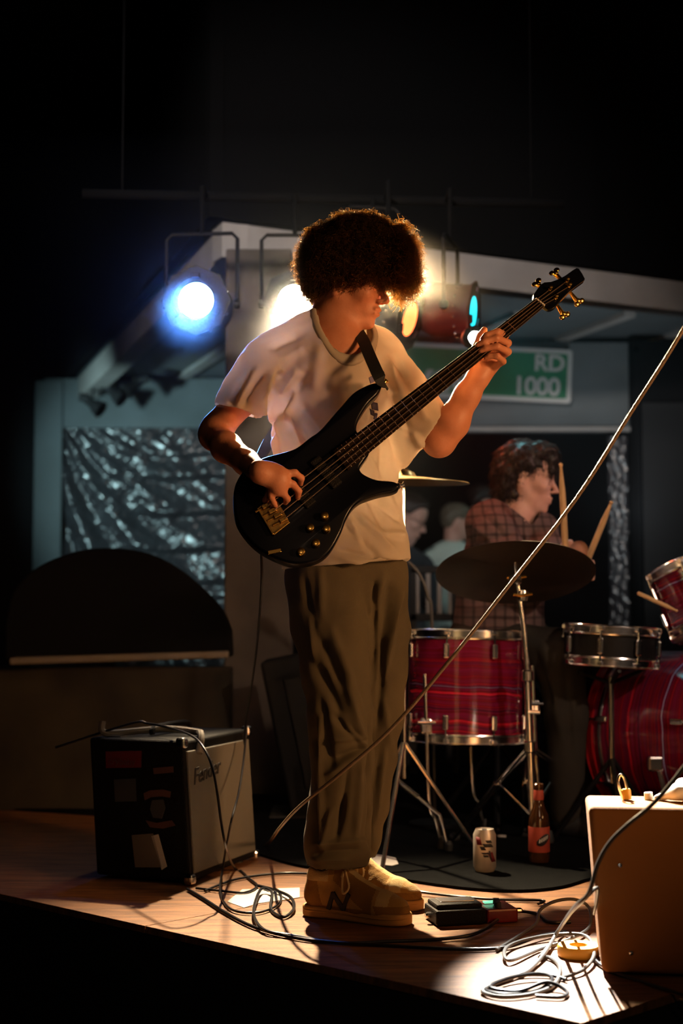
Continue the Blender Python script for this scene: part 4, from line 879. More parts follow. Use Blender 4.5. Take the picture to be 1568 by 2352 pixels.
# ================================================================ onlookers in the back room
def onlooker(px, py, d, s, face, shirtm, hairm, label, glasses=False):
    c = W(px, py, d); ax = head_axes(face); r = thing('person', c-V(0, 0, .5), label, 'person')
    S = SDF(c-V(.4, .3, .62), c+V(.32, .3, .2), .009)
    head_prims(S, c, ax, s, fine=False); S.chain([(c-ax[0]*.03-V(0, 0, .05), .056*s), (c+V(-.03, 0, -.20)*s, .06)], .03)
    P, Q = S.mesh('o', 1); link('body', net_mesh('body', P, Q), 'skin2', r, angle=180)
    S = SDF(c-V(.45, .35, .95), c+V(.4, .35, .2), .011); n = c+V(-.04, 0, -.20)*s
    S.chain([(n+V(-.14, 0, -.05), .07), (n+V(0, 0, -.01), .08), (n+V(.14, 0, -.05), .07)], .05); S.cap(n+V(0, 0, -.12), n+V(-.02, 0, -.60), .17, .18, .05, flat=V(0, 1, 0), fac=.7)
    S.chain([(n+V(-.17, -.03, -.08), .06), (n+V(-.20, -.10, -.32), .052), (n+V(-.02, -.24, -.40), .045)], .03); S.chain([(n+V(.17, -.03, -.08), .06), (n+V(.20, -.10, -.32), .052)], .03)
    P, Q = S.mesh('o', 2); P = P+vnormals(P, Q)*(.006*snoise(P, 20, px))[:, None]; link('top', net_mesh('top', P, Q), shirtm, r, angle=180)
    S = SDF(c-V(.2, .2, .14), c+V(.2, .2, .2), .007); p = lambda x, y, z: c+(ax[0]*x+ax[1]*y+ax[2]*z)*s
    S.ell(p(-.022, 0, .05), (.10*s, .085*s, .078*s), .02); S.ell(p(-.062, 0, .0), (.052*s, .075*s, .065*s), .02); S.ell(p(.035, 0, .085), (.05*s, .065*s, .03*s), .02)
    P, Q = S.mesh('o', 1); P = P+vnormals(P, Q)*(.005*snoise(P, 60, 1))[:, None]; link('hair', net_mesh('hair', P, Q), hairm, r, angle=180)
    S = SDF(V(c.x-.5, c.y-.35, -.03), V(c.x+.65, c.y+.3, n.z-.42), .012); hp = n+V(-.03, 0, -.64)
    S.cap(hp+V(0, -.05, 0), hp+V(0, .05, 0), .15, .15, .03)
    for q in (-1, 1): S.chain([(hp+V(.03, .09*q, -.04), .085), (hp+V(.36, .12*q, -.04), .068), (V(hp.x+.38, hp.y+.12*q, .06), .05), (V(hp.x+.46, hp.y+.12*q, .035), .04)], .03)
    P, Q = S.mesh('o', 1); link('trousers', net_mesh('trousers', P, Q), 'jeans', r, angle=180)
    if glasses:
        g = MB()
        for q in (1, -1):
            g.tube([p(.098, q*.032+.022*math.cos(a*.524), .0+.017*math.sin(a*.524)) for a in range(12)], .0022, 6, closed=True); g.tube([p(.096, q*.054, .004), p(-.01, q*.084, .004)], .0022, 6)
        g.tube([p(.100, .010, .003), p(.100, -.010, .003)], .0022, 6); g.build('glasses', 'blackmetal', r)
    return r
M['mint'] = mat('mint_fabric', (.50, .62, .56), .8); M['dark_top'] = mat('dark_fabric', (.04, .045, .05), .9); M['greyhair'] = mat('light_brown_hair', (.12, .10, .07), .6)
tag(MB().box((.85, 9.62, .21), (1.5, 1.2, .42)).build('bench', 'darkwall', smooth=False, bevel=.01), 'low dark bench the onlookers sit on in the back room', 'bench')
onlooker(935, 1188, 9.2, 1.25, (.9, -.2, -.42), 'dark_top', 'hair2', 'onlooker with glasses and dark hair looking down, nearest the bassist', True)
onlooker(1048, 1198, 9.7, 1.0, (.85, .25, -.15), 'mint', 'greyhair', 'onlooker in a pale mint top behind the drummer')
onlooker(1106, 1150, 10.1, .95, (.7, .6, -.1), 'dark_top', 'hair2', 'onlooker mostly hidden behind the drummer\'s back, only dark hair showing')
# ================================================================ the bass guitar
bass = thing('bass_guitar', B(660, 1180), 'dark glossy four-string bass guitar with gold hardware held by the bassist', 'guitar')
ol = [(878, 880), (869, 903), (848, 924), (832, 947), (821, 970), (820, 990), (835, 1003), (848, 1036), (838, 1055), (827, 1072), (829, 1082), (840, 1091), (865, 1101), (899, 1104), (914, 1110), (917, 1120), (902, 1128), (877, 1133), (850, 1141), (828, 1150), (810, 1166), (795, 1192), (784, 1221),
      (758, 1266), (725, 1289), (677, 1295), (632, 1282), (588, 1256), (555, 1219), (540, 1184), (537, 1128), (551, 1091), (575, 1066), (599, 1053), (618, 1046), (650, 1038), (680, 1028), (710, 1005), (736, 986), (773, 944), (810, 903), (840, 885), (862, 878)]
q = spline([B(x, y, 0) for x, y in ol], 4, True); n = len(q); cen = sum(q, V(0, 0, 0))/n
import bmesh
TH_B = .040
mb = MB(); lev = [(.0065, 0.0), (.0030, -.0012), (.0008, -.0038), (0, -.007), (0, -(TH_B-.007)), (.001, -(TH_B-.004)), (.003, -(TH_B-.001)), (.0065, -TH_B)]
inn = []
for i in range(n):
    t = (q[(i+1) % n]-q[i-1]).normalized(); inn.append(t.cross(BN).normalized())
sgn = 1 if (inn[0].dot(cen-q[0])) > 0 else -1
if sum(1 for i in range(n) if inn[i].dot(cen-q[i])*sgn > 0) < n/2: sgn = -sgn
vs = []; fs = []
for (ins, h) in lev:
    for i in range(n): vs.append(q[i]+inn[i]*sgn*ins+BN*h)
for k in range(len(lev)-1):
    for i in range(n): fs.append((k*n+i, k*n+(i+1) % n, (k+1)*n+(i+1) % n, (k+1)*n+i))
from mathutils.geometry import tessellate_polygon
for k0 in (0, (len(lev)-1)*n):
    fl2 = [V((p-q[0]).dot(BX), (p-q[0]).dot(BY), 0) for p in vs[k0:k0+n]]
    fs += [tuple(k0+i for i in t_) for t_ in tessellate_polygon([fl2])]
mb.add(vs, fs).build('body', 'bassbody', bass, angle=50)
# neck: fingerboard over a rounded back
e_top0, e_bot0, e_top1, e_bot1 = (765, 1036), (799, 1080), (1229, 686), (1250, 703)
def lerp2(a, b, t): return (a[0]+(b[0]-a[0])*t, a[1]+(b[1]-a[1])*t)
FB = .0105
NT = [B(*e_top0, FB), B(*e_bot0, FB), B(*e_bot1, FB), B(*e_top1, FB)]
MB().prism(NT, BN*-.006).build('fingerboard', 'fret', bass, smooth=False, bevel=.001)
vs = []; fs = []; K = 12
for s in range(2):
    a, b = (NT[0], NT[1]) if s == 0 else (NT[3], NT[2])
    if s == 0: a = a.lerp(NT[3], .12); b = b.lerp(NT[2], .12)
    m_ = (a+b)/2; h = (b-a)/2
    for k in range(K+1):
        an = math.pi*k/K; vs.append(m_-h*math.cos(an)-BN*(.006+.018*math.sin(an)))
for k in range(K): fs.append((k, k+1, K+1+k+1, K+1+k))
fs += [tuple(range(K+1)), tuple(reversed(range(K+1, 2*K+2))), (0, K+1, 2*K+1, K)]
MB().add(vs, fs).build('neck', 'maple', bass)
for i in range(24):
    t = 1-(1-2**(-(24-i)/12.0))/(1-2**(-24/12.0)) if False else (2**(-i/12.0)-2**(-2.0))/(1-2**(-2.0))
    if i == 0: continue
    a = B(*lerp2(e_top0, e_top1, t), FB+.0006); b = B(*lerp2(e_bot0, e_bot1, t), FB+.0006)
    MB().tube([a.lerp(b, -.01), a.lerp(b, 1.01)], .0010, 6).build('fret', 'chrome', bass)
for i in (3, 5, 7, 9, 12, 15, 17, 19, 21):
    t = ((2**(-(i-.5)/12.0))-.25)/.75; p = B(*lerp2(e_bot0, e_bot1, t), FB-.002); MB().lathe([(0, 0), (.0016, 0), (.0016, .0012), (0, .0012)], p, (e_bot_dir := (B(*e_bot0, 0)-B(*e_top0, 0)).normalized()), 8).build('side_dot', 'cream', bass)
MB().box((NT[2]+NT[3])/2+BN*.0015, ((NT[2]-NT[3]).length, .004, .007), ((NT[2]-NT[3]).normalized(), BX, BN)).build('nut', 'cream', bass, smooth=False, bevel=.0008)
# strings
s0 = [(615, 1160), (630, 1171), (642, 1181), (655, 1191)]; s1 = [(1231, 689), (1237, 693), (1242, 697), (1247, 701)]
posts = [(1262, 665), (1301, 646), (1306, 658), (1275, 685)]
for i, (a, b) in enumerate(zip(s0, s1)):
    pts = [B(*a, .020), B(*lerp2(a, b, .5), .0175), B(*b, FB+.005), B(*posts[i], .006)]
    MB().tube(pts, [.00130, .0013, .0013, .0012] if i < 2 else [.0010]*4, 6).build('string', 'string', bass)
# headstock
hs_ = [(1225, 684), (1230, 669), (1240, 656), (1250, 648), (1265, 647), (1290, 637), (1303, 629), (1324, 615), (1333, 622), (1341, 636), (1341, 645), (1311, 667), (1286, 692), (1274, 706), (1262, 711), (1250, 705)]
q = spline([B(x, y, .004) for x, y in hs_], 2, True)
MB().prism(q, BN*-.015).build('headstock', 'bassbody', bass, bevel=.0015)
MB().prism([B(1341, 645, .0035), B(1311, 667, .0035), B(1286, 692, .0035), B(1284, 690, .0035), B(1309, 664, .0035), B(1339, 642, .0035)], BN*-.013).build('headstock_edge', 'maple', bass, smooth=False)
for i, ((px, py), (kx, ky)) in enumerate(zip(posts, ((1238, 652), (1278, 628), (1326, 688), (1293, 718)))):
    p = B(px, py, .004); k = B(kx, ky, -.008); d = (k-p); d.normalize()
    tn = MB().lathe([(.0055, 0), (.0055, .004), (.0040, .006), (.0034, .014), (.0045, .016), (0, .017)], p, BN, 16).build('tuning_peg', 'gold', bass)
    e = k-d*.010; mb = MB(); mb.lathe([(.0042, 0), (.0042, .030), (.003, .034)], p-BN*.012+d*.010, d, 10)
    mb.tube([p-BN*.012, k], .0028, 8).build('shaft', 'gold', tn)
    w = d.cross(BN).normalized(); c = k+d*.004
    kb = MB(); kb.ball(c+w*.008+d*.005, (.0085, .0072, .0036), 14, 8, (w, d, w.cross(d))); kb.ball(c-w*.008+d*.005, (.0085, .0072, .0036), 14, 8, (w, d, w.cross(d))); kb.ball(c, (.007, .007, .004), 12, 8, (w, d, w.cross(d)))
    kb.build('key', 'gold', tn)
# bridge
br = thing_c = MB().prism([B(591, 1168, .0005), B(627, 1229, .0005), B(664, 1200, .0005), B(630, 1140, .0005)], BN*.006).build('bridge', 'oldgold', bass, smooth=False, bevel=.001)
bu = (B(627, 1229, 0)-B(591, 1168, 0)).normalized(); bv = BN.cross(bu)
bv = bv if bv.dot(BX) > 0 else -bv
for i in range(4):
    c = B(*s0[i], .0125)
    MB().box(c-bv*.006, (.0105, .020, .010), (bu, bv, BN)).build('saddle', 'oldgold', br, smooth=False, bevel=.0015)
    MB().tube([c-bv*.016-BN*.003, c-bv*.034-BN*.003], .0030, 8).build('saddle_screw', 'oldgold', br)
a, b = B(627, 1229, .006), B(664, 1200, .006)
MB().box((a+b)/2, ((a-b).length, .005, .011), ((b-a).normalized(), BN.cross((b-a).normalized()), BN)).build('bridge_wall', 'gold', br, smooth=False, bevel=.0015)
a, b = B(591, 1168, .006), B(627, 1229, .006)
MB().box((a+b)/2, ((a-b).length, .005, .012), ((b-a).normalized(), BN.cross((b-a).normalized()), BN)).build('tail_wall', 'oldgold', br, smooth=False, bevel=.0015)
for (px, py) in ((688, 1130), (748, 1085)):   # pickups
    MB().box(B(px, py, .004), (.030, .088, .010), (BX, BY, BN)).build('pickup', 'tolex', bass, smooth=False, bevel=.004)
for (px, py) in ((744, 1188), (711, 1215), (748, 1217), (724, 1250), (690, 1270)):
    MB().lathe([(.0105, 0), (.0108, .002), (.0098, .012), (.0085, .0155), (.004, .0168), (0, .0165)], B(px, py, .001), BN, 20).build('knob', 'gold', bass)
a, b = B(615, 1270, .0), B(645, 1264, .0)
MB().box((a+b)/2+BN*.001, ((a-b).length, .009, .003), ((b-a).normalized(), BN.cross((b-a).normalized()), BN)).build('jack_plate', 'gold', bass, smooth=False, bevel=.001)
MB().lathe([(.007, 0), (.0085, .004), (.004, .008), (.004, .012), (.008, .015), (0, .016)], B(878, 884, -.012), (B(900, 862, 0)-B(870, 895, 0)), 14).build('strap_button', 'gold', bass)
MB().lathe([(.007, 0), (.0085, .004), (.004, .008), (.004, .012), (.009, .016), (0, .017)], B(912, 1116, -.012), (B(930, 1112, 0)-B(900, 1116, 0)), 14).build('horn_button', 'chrome', bass)
# strap over the far shoulder, round the back and down to the tail of the body
def ribbon(pts, w, nrm, th=.003):
    p = spline(pts, 6); vs = []; fs = []; n = len(p)
    for i in range(n):
        t = (p[min(i+1, n-1)]-p[max(i-1, 0)]).normalized(); f = i/(n-1)*(len(nrm)-1); k = min(int(f), len(nrm)-2)
        nn = Vector(nrm[k]).lerp(Vector(nrm[k+1]), f-k); s = t.cross(nn).normalized()*w/2; nn = s.cross(t).normalized()*th/2
        vs += [p[i]-s-nn, p[i]+s-nn, p[i]+s+nn, p[i]-s+nn]
    for i in range(n-1):
        for k in range(4): fs.append((i*4+k, i*4+(k+1) % 4, (i+1)*4+(k+1) % 4, (i+1)*4+k))
    fs += [(0, 1, 2, 3), (4*n-1, 4*n-2, 4*n-3, 4*n-4)]
    return MB().add(vs, fs)
st = ribbon([B(884, 884, -.010), W(872, 868, 3.40), W(850, 820, 3.46), W(834, 782, 3.53), W(820, 758, 3.60), W(812, 752, 3.68), W(780, 800, 3.76), W(700, 900, 3.79), W(636, 985, 3.74), W(604, 1040, 3.62), W(575, 1110, 3.46), B(546, 1160, -.03)], .030,
           [(0, -1, .1), (0, -1, .2), (-.1, -1, .5), (-.1, -.4, 1), (0, 1, .6), (0, 1, 0), (0, 1, 0), (-.6, .8, 0), (-1, .1, 0)]).build('strap', 'black', bass)
MB().box(B(868, 858, .012)+V(0, .0, 0), (.030, .014, .006), ((B(885, 885, 0)-B(850, 830, 0)).normalized().cross(BN), (B(885, 885, 0)-B(850, 830, 0)).normalized(), BN)).build('strap_buckle', 'black', st, smooth=False, bevel=.002)
# print on the shirt (sits on the cloth surface found by ray casting)
def on_surface(obj, px, py, dm=V(0, 0, 0)):
    o = V(0, 0, CAMZ); r = ray(px, py).normalized(); ok, loc, nn, _ = obj.ray_cast(o, r)
    return (loc, nn) if ok else (W(px, py, 3.47), V(0, -1, 0))
def decal(name, quadpx, m, obj, parent, lift=.0012, n=8):
    vs = []; fs = []; (a, b, c, d) = quadpx
    for i in range(n+1):
        for j in range(n+1):
            s, t = i/n, j/n; x = (a[0]*(1-s)+b[0]*s)*(1-t)+(d[0]*(1-s)+c[0]*s)*t; y_ = (a[1]*(1-s)+b[1]*s)*(1-t)+(d[1]*(1-s)+c[1]*s)*t
            p, nn = on_surface(obj, x, y_); vs.append(p+nn*lift)
    for i in range(n):
        for j in range(n): fs.append((i*(n+1)+j, (i+1)*(n+1)+j, (i+1)*(n+1)+j+1, i*(n+1)+j+1))
    o = MB().add(vs, fs).build(name, m, parent); md = o.modifiers.new('s', 'SOLIDIFY'); md.thickness = .0006; return o
bpy.context.view_layer.update()
for quad in ([(846, 868), (862, 858), (866, 872), (850, 882)], [(850, 922), (866, 926), (868, 944), (853, 940)], [(848, 938), (858, 944), (860, 958), (850, 952)], [(860, 948), (866, 950), (864, 968), (856, 962)]):
    decal('print', quad, 'print', shirt, shirt)

# ================================================================ amplifiers
def cabinet_axes(a, b):
    x = (b-a); x.z = 0; w = x.length; x.normalize(); return x, w
# left: black combo with pale grille, turned away
A0, A1 = F(440, 2036), F(590, 1976); ax_, aw = cabinet_axes(A0, A1); ay = V(-ax_.y, ax_.x, 0); az = V(0, 0, 1); ay = ay if ay.x < 0 else -ay
AH = .385; AD = .30; az = (az+ay*.075).normalized()
amp = thing('combo_amplifier', (A0+A1)/2, 'black combo amplifier with pale grille and stickers at the left of the stage', 'amplifier')
def AP(x, y, z): return A0+ax_*x+ay*y+az*(z+.012)
M['grille'].node_tree.nodes['Principled BSDF'].inputs['Roughness'].default_value = .8
MB().box(AP(aw/2, AD/2, AH/2), (aw, AD, AH), (ax_, ay, az)).build('cabinet', 'tolex', amp, smooth=False, bevel=.009, bseg=3)
gsp = MB().box(AP(aw/2, -.001, AH/2-.005), (aw-.028, .008, AH-.05), (ax_, ay, az)).build('grille_cloth', 'grille', amp, smooth=False, bevel=.003)
for xx_ in (.004, aw-.004):
    for zz_ in (.006, AH-.006):
        MB().box(AP(xx_, .006, zz_), (.03, .03, .03), (ax_, ay, az)).build('corner_guard', 'chrome', amp, smooth=False, bevel=.009, bseg=3)
for xx_ in (.05, aw-.05):
    for yy_ in (.04, AD-.04): MB().lathe([(.016, 0), (.014, .013)], AP(xx_, yy_, -.0125), az, 12).build('foot', 'rubber', amp)
MB().tube(spline([AP(.10, AD*.5, AH+.004), AP(.12, AD*.5, AH+.024), AP(aw-.12, AD*.5, AH+.024), AP(aw-.10, AD*.5, AH+.004)], 5), .008, 8).build('handle', 'tolex', amp)
MB().box(AP(aw/2, AD*.80, AH+.0015), (aw-.06, .05, .004), (ax_, ay, az)).build('control_panel', 'chrome', amp, smooth=False)
for k in range(7): MB().lathe([(.009, 0), (.008, .012), (0, .013)], AP(.06+k*(aw-.12)/6, AD*.80, AH+.003), az, 12).build('knob', 'black', amp)
text_obj('script_logo', 'Fender', .062, 'inkdark', axes_mtx(AP(.035, -.0065, AH-.125), ax_+az*.10, az), amp, .0012, shear=.35, thick=.0004)
# side face stickers (side at x = 0)
def sticker(quad, m, name='sticker'):
    pts = [A0+ax_*-.0012+ay*(AD-y)+az*(z+.012) for y, z in quad]; return MB().prism(pts, ax_*-.0012).build(name, m, amp, smooth=False)
M['stickred'] = mat('sticker_red', (.16, .012, .018), .6); M['stickpink'] = mat('sticker_pink', (.11, .05, .042), .7); M['stickdark'] = mat('sticker_dark', (.05, .055, .06), .7); M['stickgrey'] = mat('sticker_grey', (.16, .14, .12), .7)
def sx(px, py):   # a point on the side face seen at this pixel
    r = ray(px, py); o = V(0, 0, CAMZ); t = (A0-o).dot(ax_)/r.dot(ax_); return o+r*t
def spoly(ps, m, name='sticker', th=.0012): return MB().prism([sx(*p)-ax_*.001 for p in ps], -ax_*th).build(name, m, amp, smooth=False)
spoly([(243, 1726), (326, 1724), (325, 1763), (244, 1764)], 'stickred')
tx = -ay
text_obj('sticker_text', 'crybaby', .028, M['stickpink'], axes_mtx(sx(249, 1755)-ax_*.003, tx, az), amp, .0005)
spoly([(352, 1764), (398, 1760), (399, 1774), (354, 1778)], 'stickpink')
spoly([(330, 1822), (345, 1815), (375, 1813), (393, 1818), (391, 1832), (372, 1829), (348, 1831), (333, 1838)], 'stickpink')
spoly([(350, 1838), (375, 1836), (380, 1856), (372, 1880), (352, 1878), (345, 1858)], 'stickdark')
spoly([(335, 1884), (360, 1890), (395, 1884), (403, 1896), (375, 1903), (345, 1900)], 'stickpink')
spoly([(262, 1790), (312, 1788), (314, 1840), (265, 1842)], 'stickdark')
spoly([(303, 1918), (352, 1914), (372, 1992), (311, 1992)], 'stickgrey')
spoly([(348, 1920), (364, 1916), (384, 1990), (372, 1998)], 'cream', 'tape_strip')
# loose chain and a small pedal lying on top of it
t = thing('folded_cloth', W(330, 1695, 4.1), 'rumpled dark cloth and strap lying on top of the black combo amplifier', 'cloth')
MB().tube(spline([AP(.03, AD*.9, AH+.045), AP(.03, AD*.88, AH+.012), AP(.09, AD*.6, AH+.016), AP(.13, AD*.4, AH+.020), AP(.15, AD*.12, AH+.012), AP(.10, -.006, AH+.008), AP(.07, -.012, AH-.04)], 6), .010, 8).build('strap', 'stickgrey', t)
# right: tweed combo, close to the lens
R0 = F(1384, 2243); R1 = R0+V(.42, -.055, 0); rx, rw = cabinet_axes(R0, R1); ry = V(-rx.y, rx.x, 0); RH = .348; RD = .20
amp2 = thing('tweed_amplifier', R0+rx*.2, 'tweed-covered amplifier glowing amber at the right front corner of the stage', 'amplifier')
LZ = V(-.075, 0, 1).normalized()
def RP(x, y, z): return R0+rx*x+ry*y+LZ*z
MB().box(RP(rw/2, RD/2, RH/2+.004), (rw, RD, RH-.006), (rx, ry, LZ)).build('cabinet', 'tweed', amp2, smooth=False, bevel=.012, bseg=4)
MB().box(RP(rw/2+.09, -.002, RH/2), (rw-.24, .006, RH-.10), (rx, ry, LZ)).build('back_panel', 'tweed', amp2, smooth=False, bevel=.002)
for (x, z) in ((.055, .23), (.062, .05), (rw-.04, .23)): MB().lathe([(.0045, 0), (.0042, .002), (0, .003)], RP(x, -.001, z), -ry, 10).build('screw', 'chrome', amp2)
for x in (.05, rw-.05):
    for y_ in (.04, RD-.04): MB().lathe([(.012, 0), (.011, .008)], RP(x, y_, .0)-V(0, 0, .0)-LZ*.001, LZ, 10).build('foot', 'rubber', amp2)
tp = RH+.003
for k, (x, y_) in enumerate(((.135, .13), (.165, .12))): MB().lathe([(.010, 0), (.009, .014), (0, .015)], RP(x, y_, tp), LZ, 12).build('knob', 'cream', amp2)
t = thing('jack_plug', RP(.085, .12, tp), 'upright chrome jack plug with amber collar on top of the tweed amplifier', 'plug')
MB().lathe([(.010, 0), (.010, .018), (.008, .022), (0, .022)], RP(.088, .12, tp), LZ, 12).build('collar', 'mustard', t)
MB().tube(spline([RP(.080, .12, tp), RP(.072, .12, tp+.035), RP(.078, .12, tp+.052), RP(.086, .12, tp+.045), RP(.090, .12, tp+.02)], 5), .0035, 8).build('loop', 'chrome', t)
S = SDF(RP(.17, .02, tp)-V(.03, .03, .02), RP(.42, .2, tp)+V(.05, .05, .12), .004)
S.chain([(RP(.155, .12, tp+.006), .010), (RP(.20, .10, tp+.020), .022), (RP(.26, .10, tp+.022), .028), (RP(.34, .09, tp+.020), .026)], .015, flat=LZ, fac=.7); S.cap(RP(.21, .14, tp+.03), RP(.30, .13, tp+.035), .018, .016, .01); S.plane(RP(.28, .1, tp), (0, 0, -1), R=.2)
P, Q = S.mesh('c', 1); P = P+vnormals(P, Q)*(.004*snoise(P, 60, 2))[:, None]
tag(link('crumpled_cloth', net_mesh('crumpled_cloth', P, Q), 'whitecloth', None, angle=180), 'crumpled white cloth on top of the tweed amplifier', 'cloth')

# ================================================================ drum kit
def drum(name, c, axis, r, L, n, shell, label, head='drumhead', lug_len=None, flip=0, hoopmat='chrome'):
    c = Vector(c); a, b, ax = frame(axis); t = thing(name, c, label, 'drum', 'drums of the kit')
    MB().lathe([(r, -L/2), (r, L/2), (r-.008, L/2), (r-.008, -L/2), (r, -L/2)], c, ax, 56).build('shell', shell, t)
    for s in (1, -1):
        MB().lathe([(0, 0), (r*.96, 0), (r+.002, -.004), (r+.002, -.008)], c+ax*s*(L/2+.006), ax*s, 48).build('drumhead', head, t)
        e = ax*s; MB().lathe([(r+.001, -.020), (r+.008, -.020), (r+.009, -.016), (r+.005, -.013), (r+.005, .006), (r+.010, .010), (r+.008, .013), (r+.001, .012), (r+.001, -.020)], c+e*(L/2+.002), e, 56).build('hoop', hoopmat, t)
    for k in range(n):
        q = 2*math.pi*(k+.5)/n+flip; d = a*math.cos(q)+b*math.sin(q); s_ = ax.cross(d)
        for s in (1, -1):
            lc = c+d*(r+.011)+ax*s*(L/2-.055)
            lg_ = MB().box(lc, (.020, .014, .048), (s_, d, ax)).build('lug', 'chrome', t, smooth=False, bevel=.005, bseg=2)
            MB().tube([lc+ax*s*.02, lc+ax*s*.068], .0033, 6).build('tension_rod', 'chrome', lg_)
            MB().box(c+d*(r+.011)+ax*s*(L/2+.004), (.016, .012, .014), (s_, d, ax)).build('claw', 'chrome', lg_, smooth=False, bevel=.002)
    return t
tomc = W(1068, 1575, 4.70); tomax = V(.02, .03, 1)
tom = drum('floor_tom', tomc, tomax, .188, .335, 8, strata('pearl_wrap_upright', (.02, .03, 1)), 'red pearl-striped floor tom with chrome hoops standing behind the bassist')
for (px, py0, py1, dx, off) in ((975, 1548, 1835, 25, -.17), (1222, 1528, 1760, 8, -.05), (1075, 1520, 1800, 8, .20)):
    d = 4.70+off; p0 = W(px, py0, d); p1 = W(px+10, py1, d); p2 = F(px+45, 1400+.76*3267/(d)) if False else V(p1.x+.04, d, .008)
    lg_ = MB().tube(spline([p0, p1, V(p1.x+.02, d, .10), p2], 4), .0065, 10).build('leg', 'chrome', tom)
    MB().lathe([(.013, 0), (.015, .01), (.010, .035), (.007, .04)], V(p2.x, p2.y, .0095), (0, 0, 1), 12).build('rubber_foot', 'rubber', lg_)
    bc = p0.lerp(p1, .42); MB().box(bc+V(.0, .012, 0), (.038, .036, .052)).build('leg_bracket', 'chrome', tom, smooth=False, bevel=.008, bseg=3)
    MB().tube([bc+V(-.028, -.01, .012), bc+V(.028, -.01, .012)], .006, 8).build('wing_bolt', 'chrome', tom)
bdc = V(1.165, 4.86, .345); bdax = V(.70, -.71, .02).normalized()
bd = drum('bass_drum', bdc, bdax, .275, .40, 8, strata('pearl_wrap_bass', (.70, -.71, .02), (.14, .004, .01)), 'large red pearl-striped bass drum lying on its side at the right edge', hoopmat=mat('red_hoop', (.30, .008, .012), .25, coat=.6), head='black', flip=.2)
bx_, by_, bz_ = frame(bdax)
MB().lathe([(.276, 0), (.281, .003), (.281, .011), (.276, .014)], bdc-bz_*(.20-.035), bz_, 56).build('inlay_ring', 'chrome', bd)
for s in (-1, 1):
    p = bdc+V(.05, -.05, -.10)+V(.71, .70, 0)*.27*s; e_ = p+V(.71, .70, 0)*.12*s+V(.10, -.10, 0); MB().tube([p, V(e_.x, e_.y, .010)], .010, 10).build('spur', 'chrome', bd)
MB().box(bdc+V(.71, .70, 0)*-.275+V(.04, -.04, -.08), (.05, .04, .05)).build('spur_bracket', 'chrome', bd, smooth=False, bevel=.008)
sn = drum('snare_drum', W(1402, 1484, 4.66), V(.06, .01, 1), .146, .105, 8, 'blackmetal', 'black snare drum with chrome hoops beside the drummer\'s knee')
c = W(1402, 1484, 4.66); 
for k in range(3):
    a = 2.1*k+.5; MB().tube([V(c.x, c.y, .28), V(c.x+.2*math.cos(a), c.y+.2*math.sin(a), .012)], .008, 8).build('stand_leg', 'blackmetal', sn)
    MB().tube([V(c.x, c.y, c.z-.12), V(c.x+.15*math.cos(a), c.y+.15*math.sin(a), c.z-.075)], .006, 8).build('basket_arm', 'blackmetal', sn)
MB().tube([V(c.x, c.y, .2), V(c.x, c.y, c.z-.10)], .010, 8).build('stand_post', 'chrome', sn)
rt = drum('rack_tom', W(1618, 1362, 4.66), V(-.34, .22, 1), .150, .20, 6, strata('pearl_wrap_tom', (-.34, .22, 1)), 'small red pearl-striped rack tom tilted above the bass drum')
pp = W(1572, 1372, 4.75); MB().tube([W(1568, 1415, 4.80), W(1562, 1478, 4.84)], .014, 12).build('mount_post', 'chrome', rt); MB().ball(W(1558, 1450, 4.82), .026, 16, 10).build('mount_clamp', 'chrome', rt)
# drumsticks
def stick(a, b, label, r=.0075):
    a = Vector(a); b = Vector(b); L = (b-a).length; d = (b-a).normalized()
    o = MB().lathe([(0, 0), (r*.9, .004), (r, .02), (r, L*.72), (r*.45, L*.955), (r*.62, L*.965), (r*.66, L*.985), (0, L)], a, d, 12).build('drumstick', 'wood'); return tag(o, label, 'drumstick', 'drumsticks')
stick(W(1301, 1310, 4.69), W(1287, 1062, 4.60), 'drumstick held upright in front of the drummer\'s face', .0105)
stick(W(1336, 1318, 4.69), W(1405, 1150, 4.60), 'drumstick raised slanting to the right of the drummer', .0100)
stick(W(1462, 1361, 4.52), W(1556, 1404, 4.50), 'brightly lit drumstick resting against the rack tom', .0070)
# big dark cymbal on its boom stand
def cymbal(c, n, r, m, parent, name='cymbal', bell=.2):
    pr = [(r, 0), (r*.98, .0035), (r*.6, r*.055), (r*bell, r*.10), (r*bell*.8, r*.16), (r*bell*.35, r*.20), (.006, r*.205), (.006, r*.205-.0015), (r*bell*.35, r*.20-.002), (r*bell*.8, r*.16-.002), (r*bell, r*.10-.002), (r*.6, r*.055-.002), (r*.98, .002), (r, 0)]
    return MB().lathe(pr, c, n, 72).build(name, m, parent, angle=60)
CD = 4.42
cs = thing('cymbal_stand', F(1216, 1900), 'chrome tripod cymbal stand carrying a large dark tilted cymbal', 'stand')
top = W(1181, 1252, CD)
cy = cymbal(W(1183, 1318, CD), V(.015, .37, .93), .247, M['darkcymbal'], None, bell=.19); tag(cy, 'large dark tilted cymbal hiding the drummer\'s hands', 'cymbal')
MB().tube([W(1179, 1250, CD-.10), W(1183, 1290, CD-.08), W(1190, 1345, CD)], .0052, 10).build('tilter_rod', 'chrome', cs)
for (px, py, r) in ((1181, 1296, .019), (1182, 1330, .020)): MB().lathe([(0, -.008), (r, -.008), (r, .008), (0, .008)], W(px, py, CD-.02), V(0, .36, .93), 16).build('felt', 'black', cs)
g = cs
for (px, py) in ((1186, 1328), (1200, 1368)):
    MB().lathe([(.016, -.016), (.018, 0), (.016, .016)], W(px, py, CD), V(.06, 0, 1), 14).build('clamp', 'chrome', g)
    MB().tube([W(px-22, py-2, CD-.02), W(px, py, CD-.02), W(px+22, py-4, CD-.02)], .005, 8).build('wing_nut', 'gold', g)
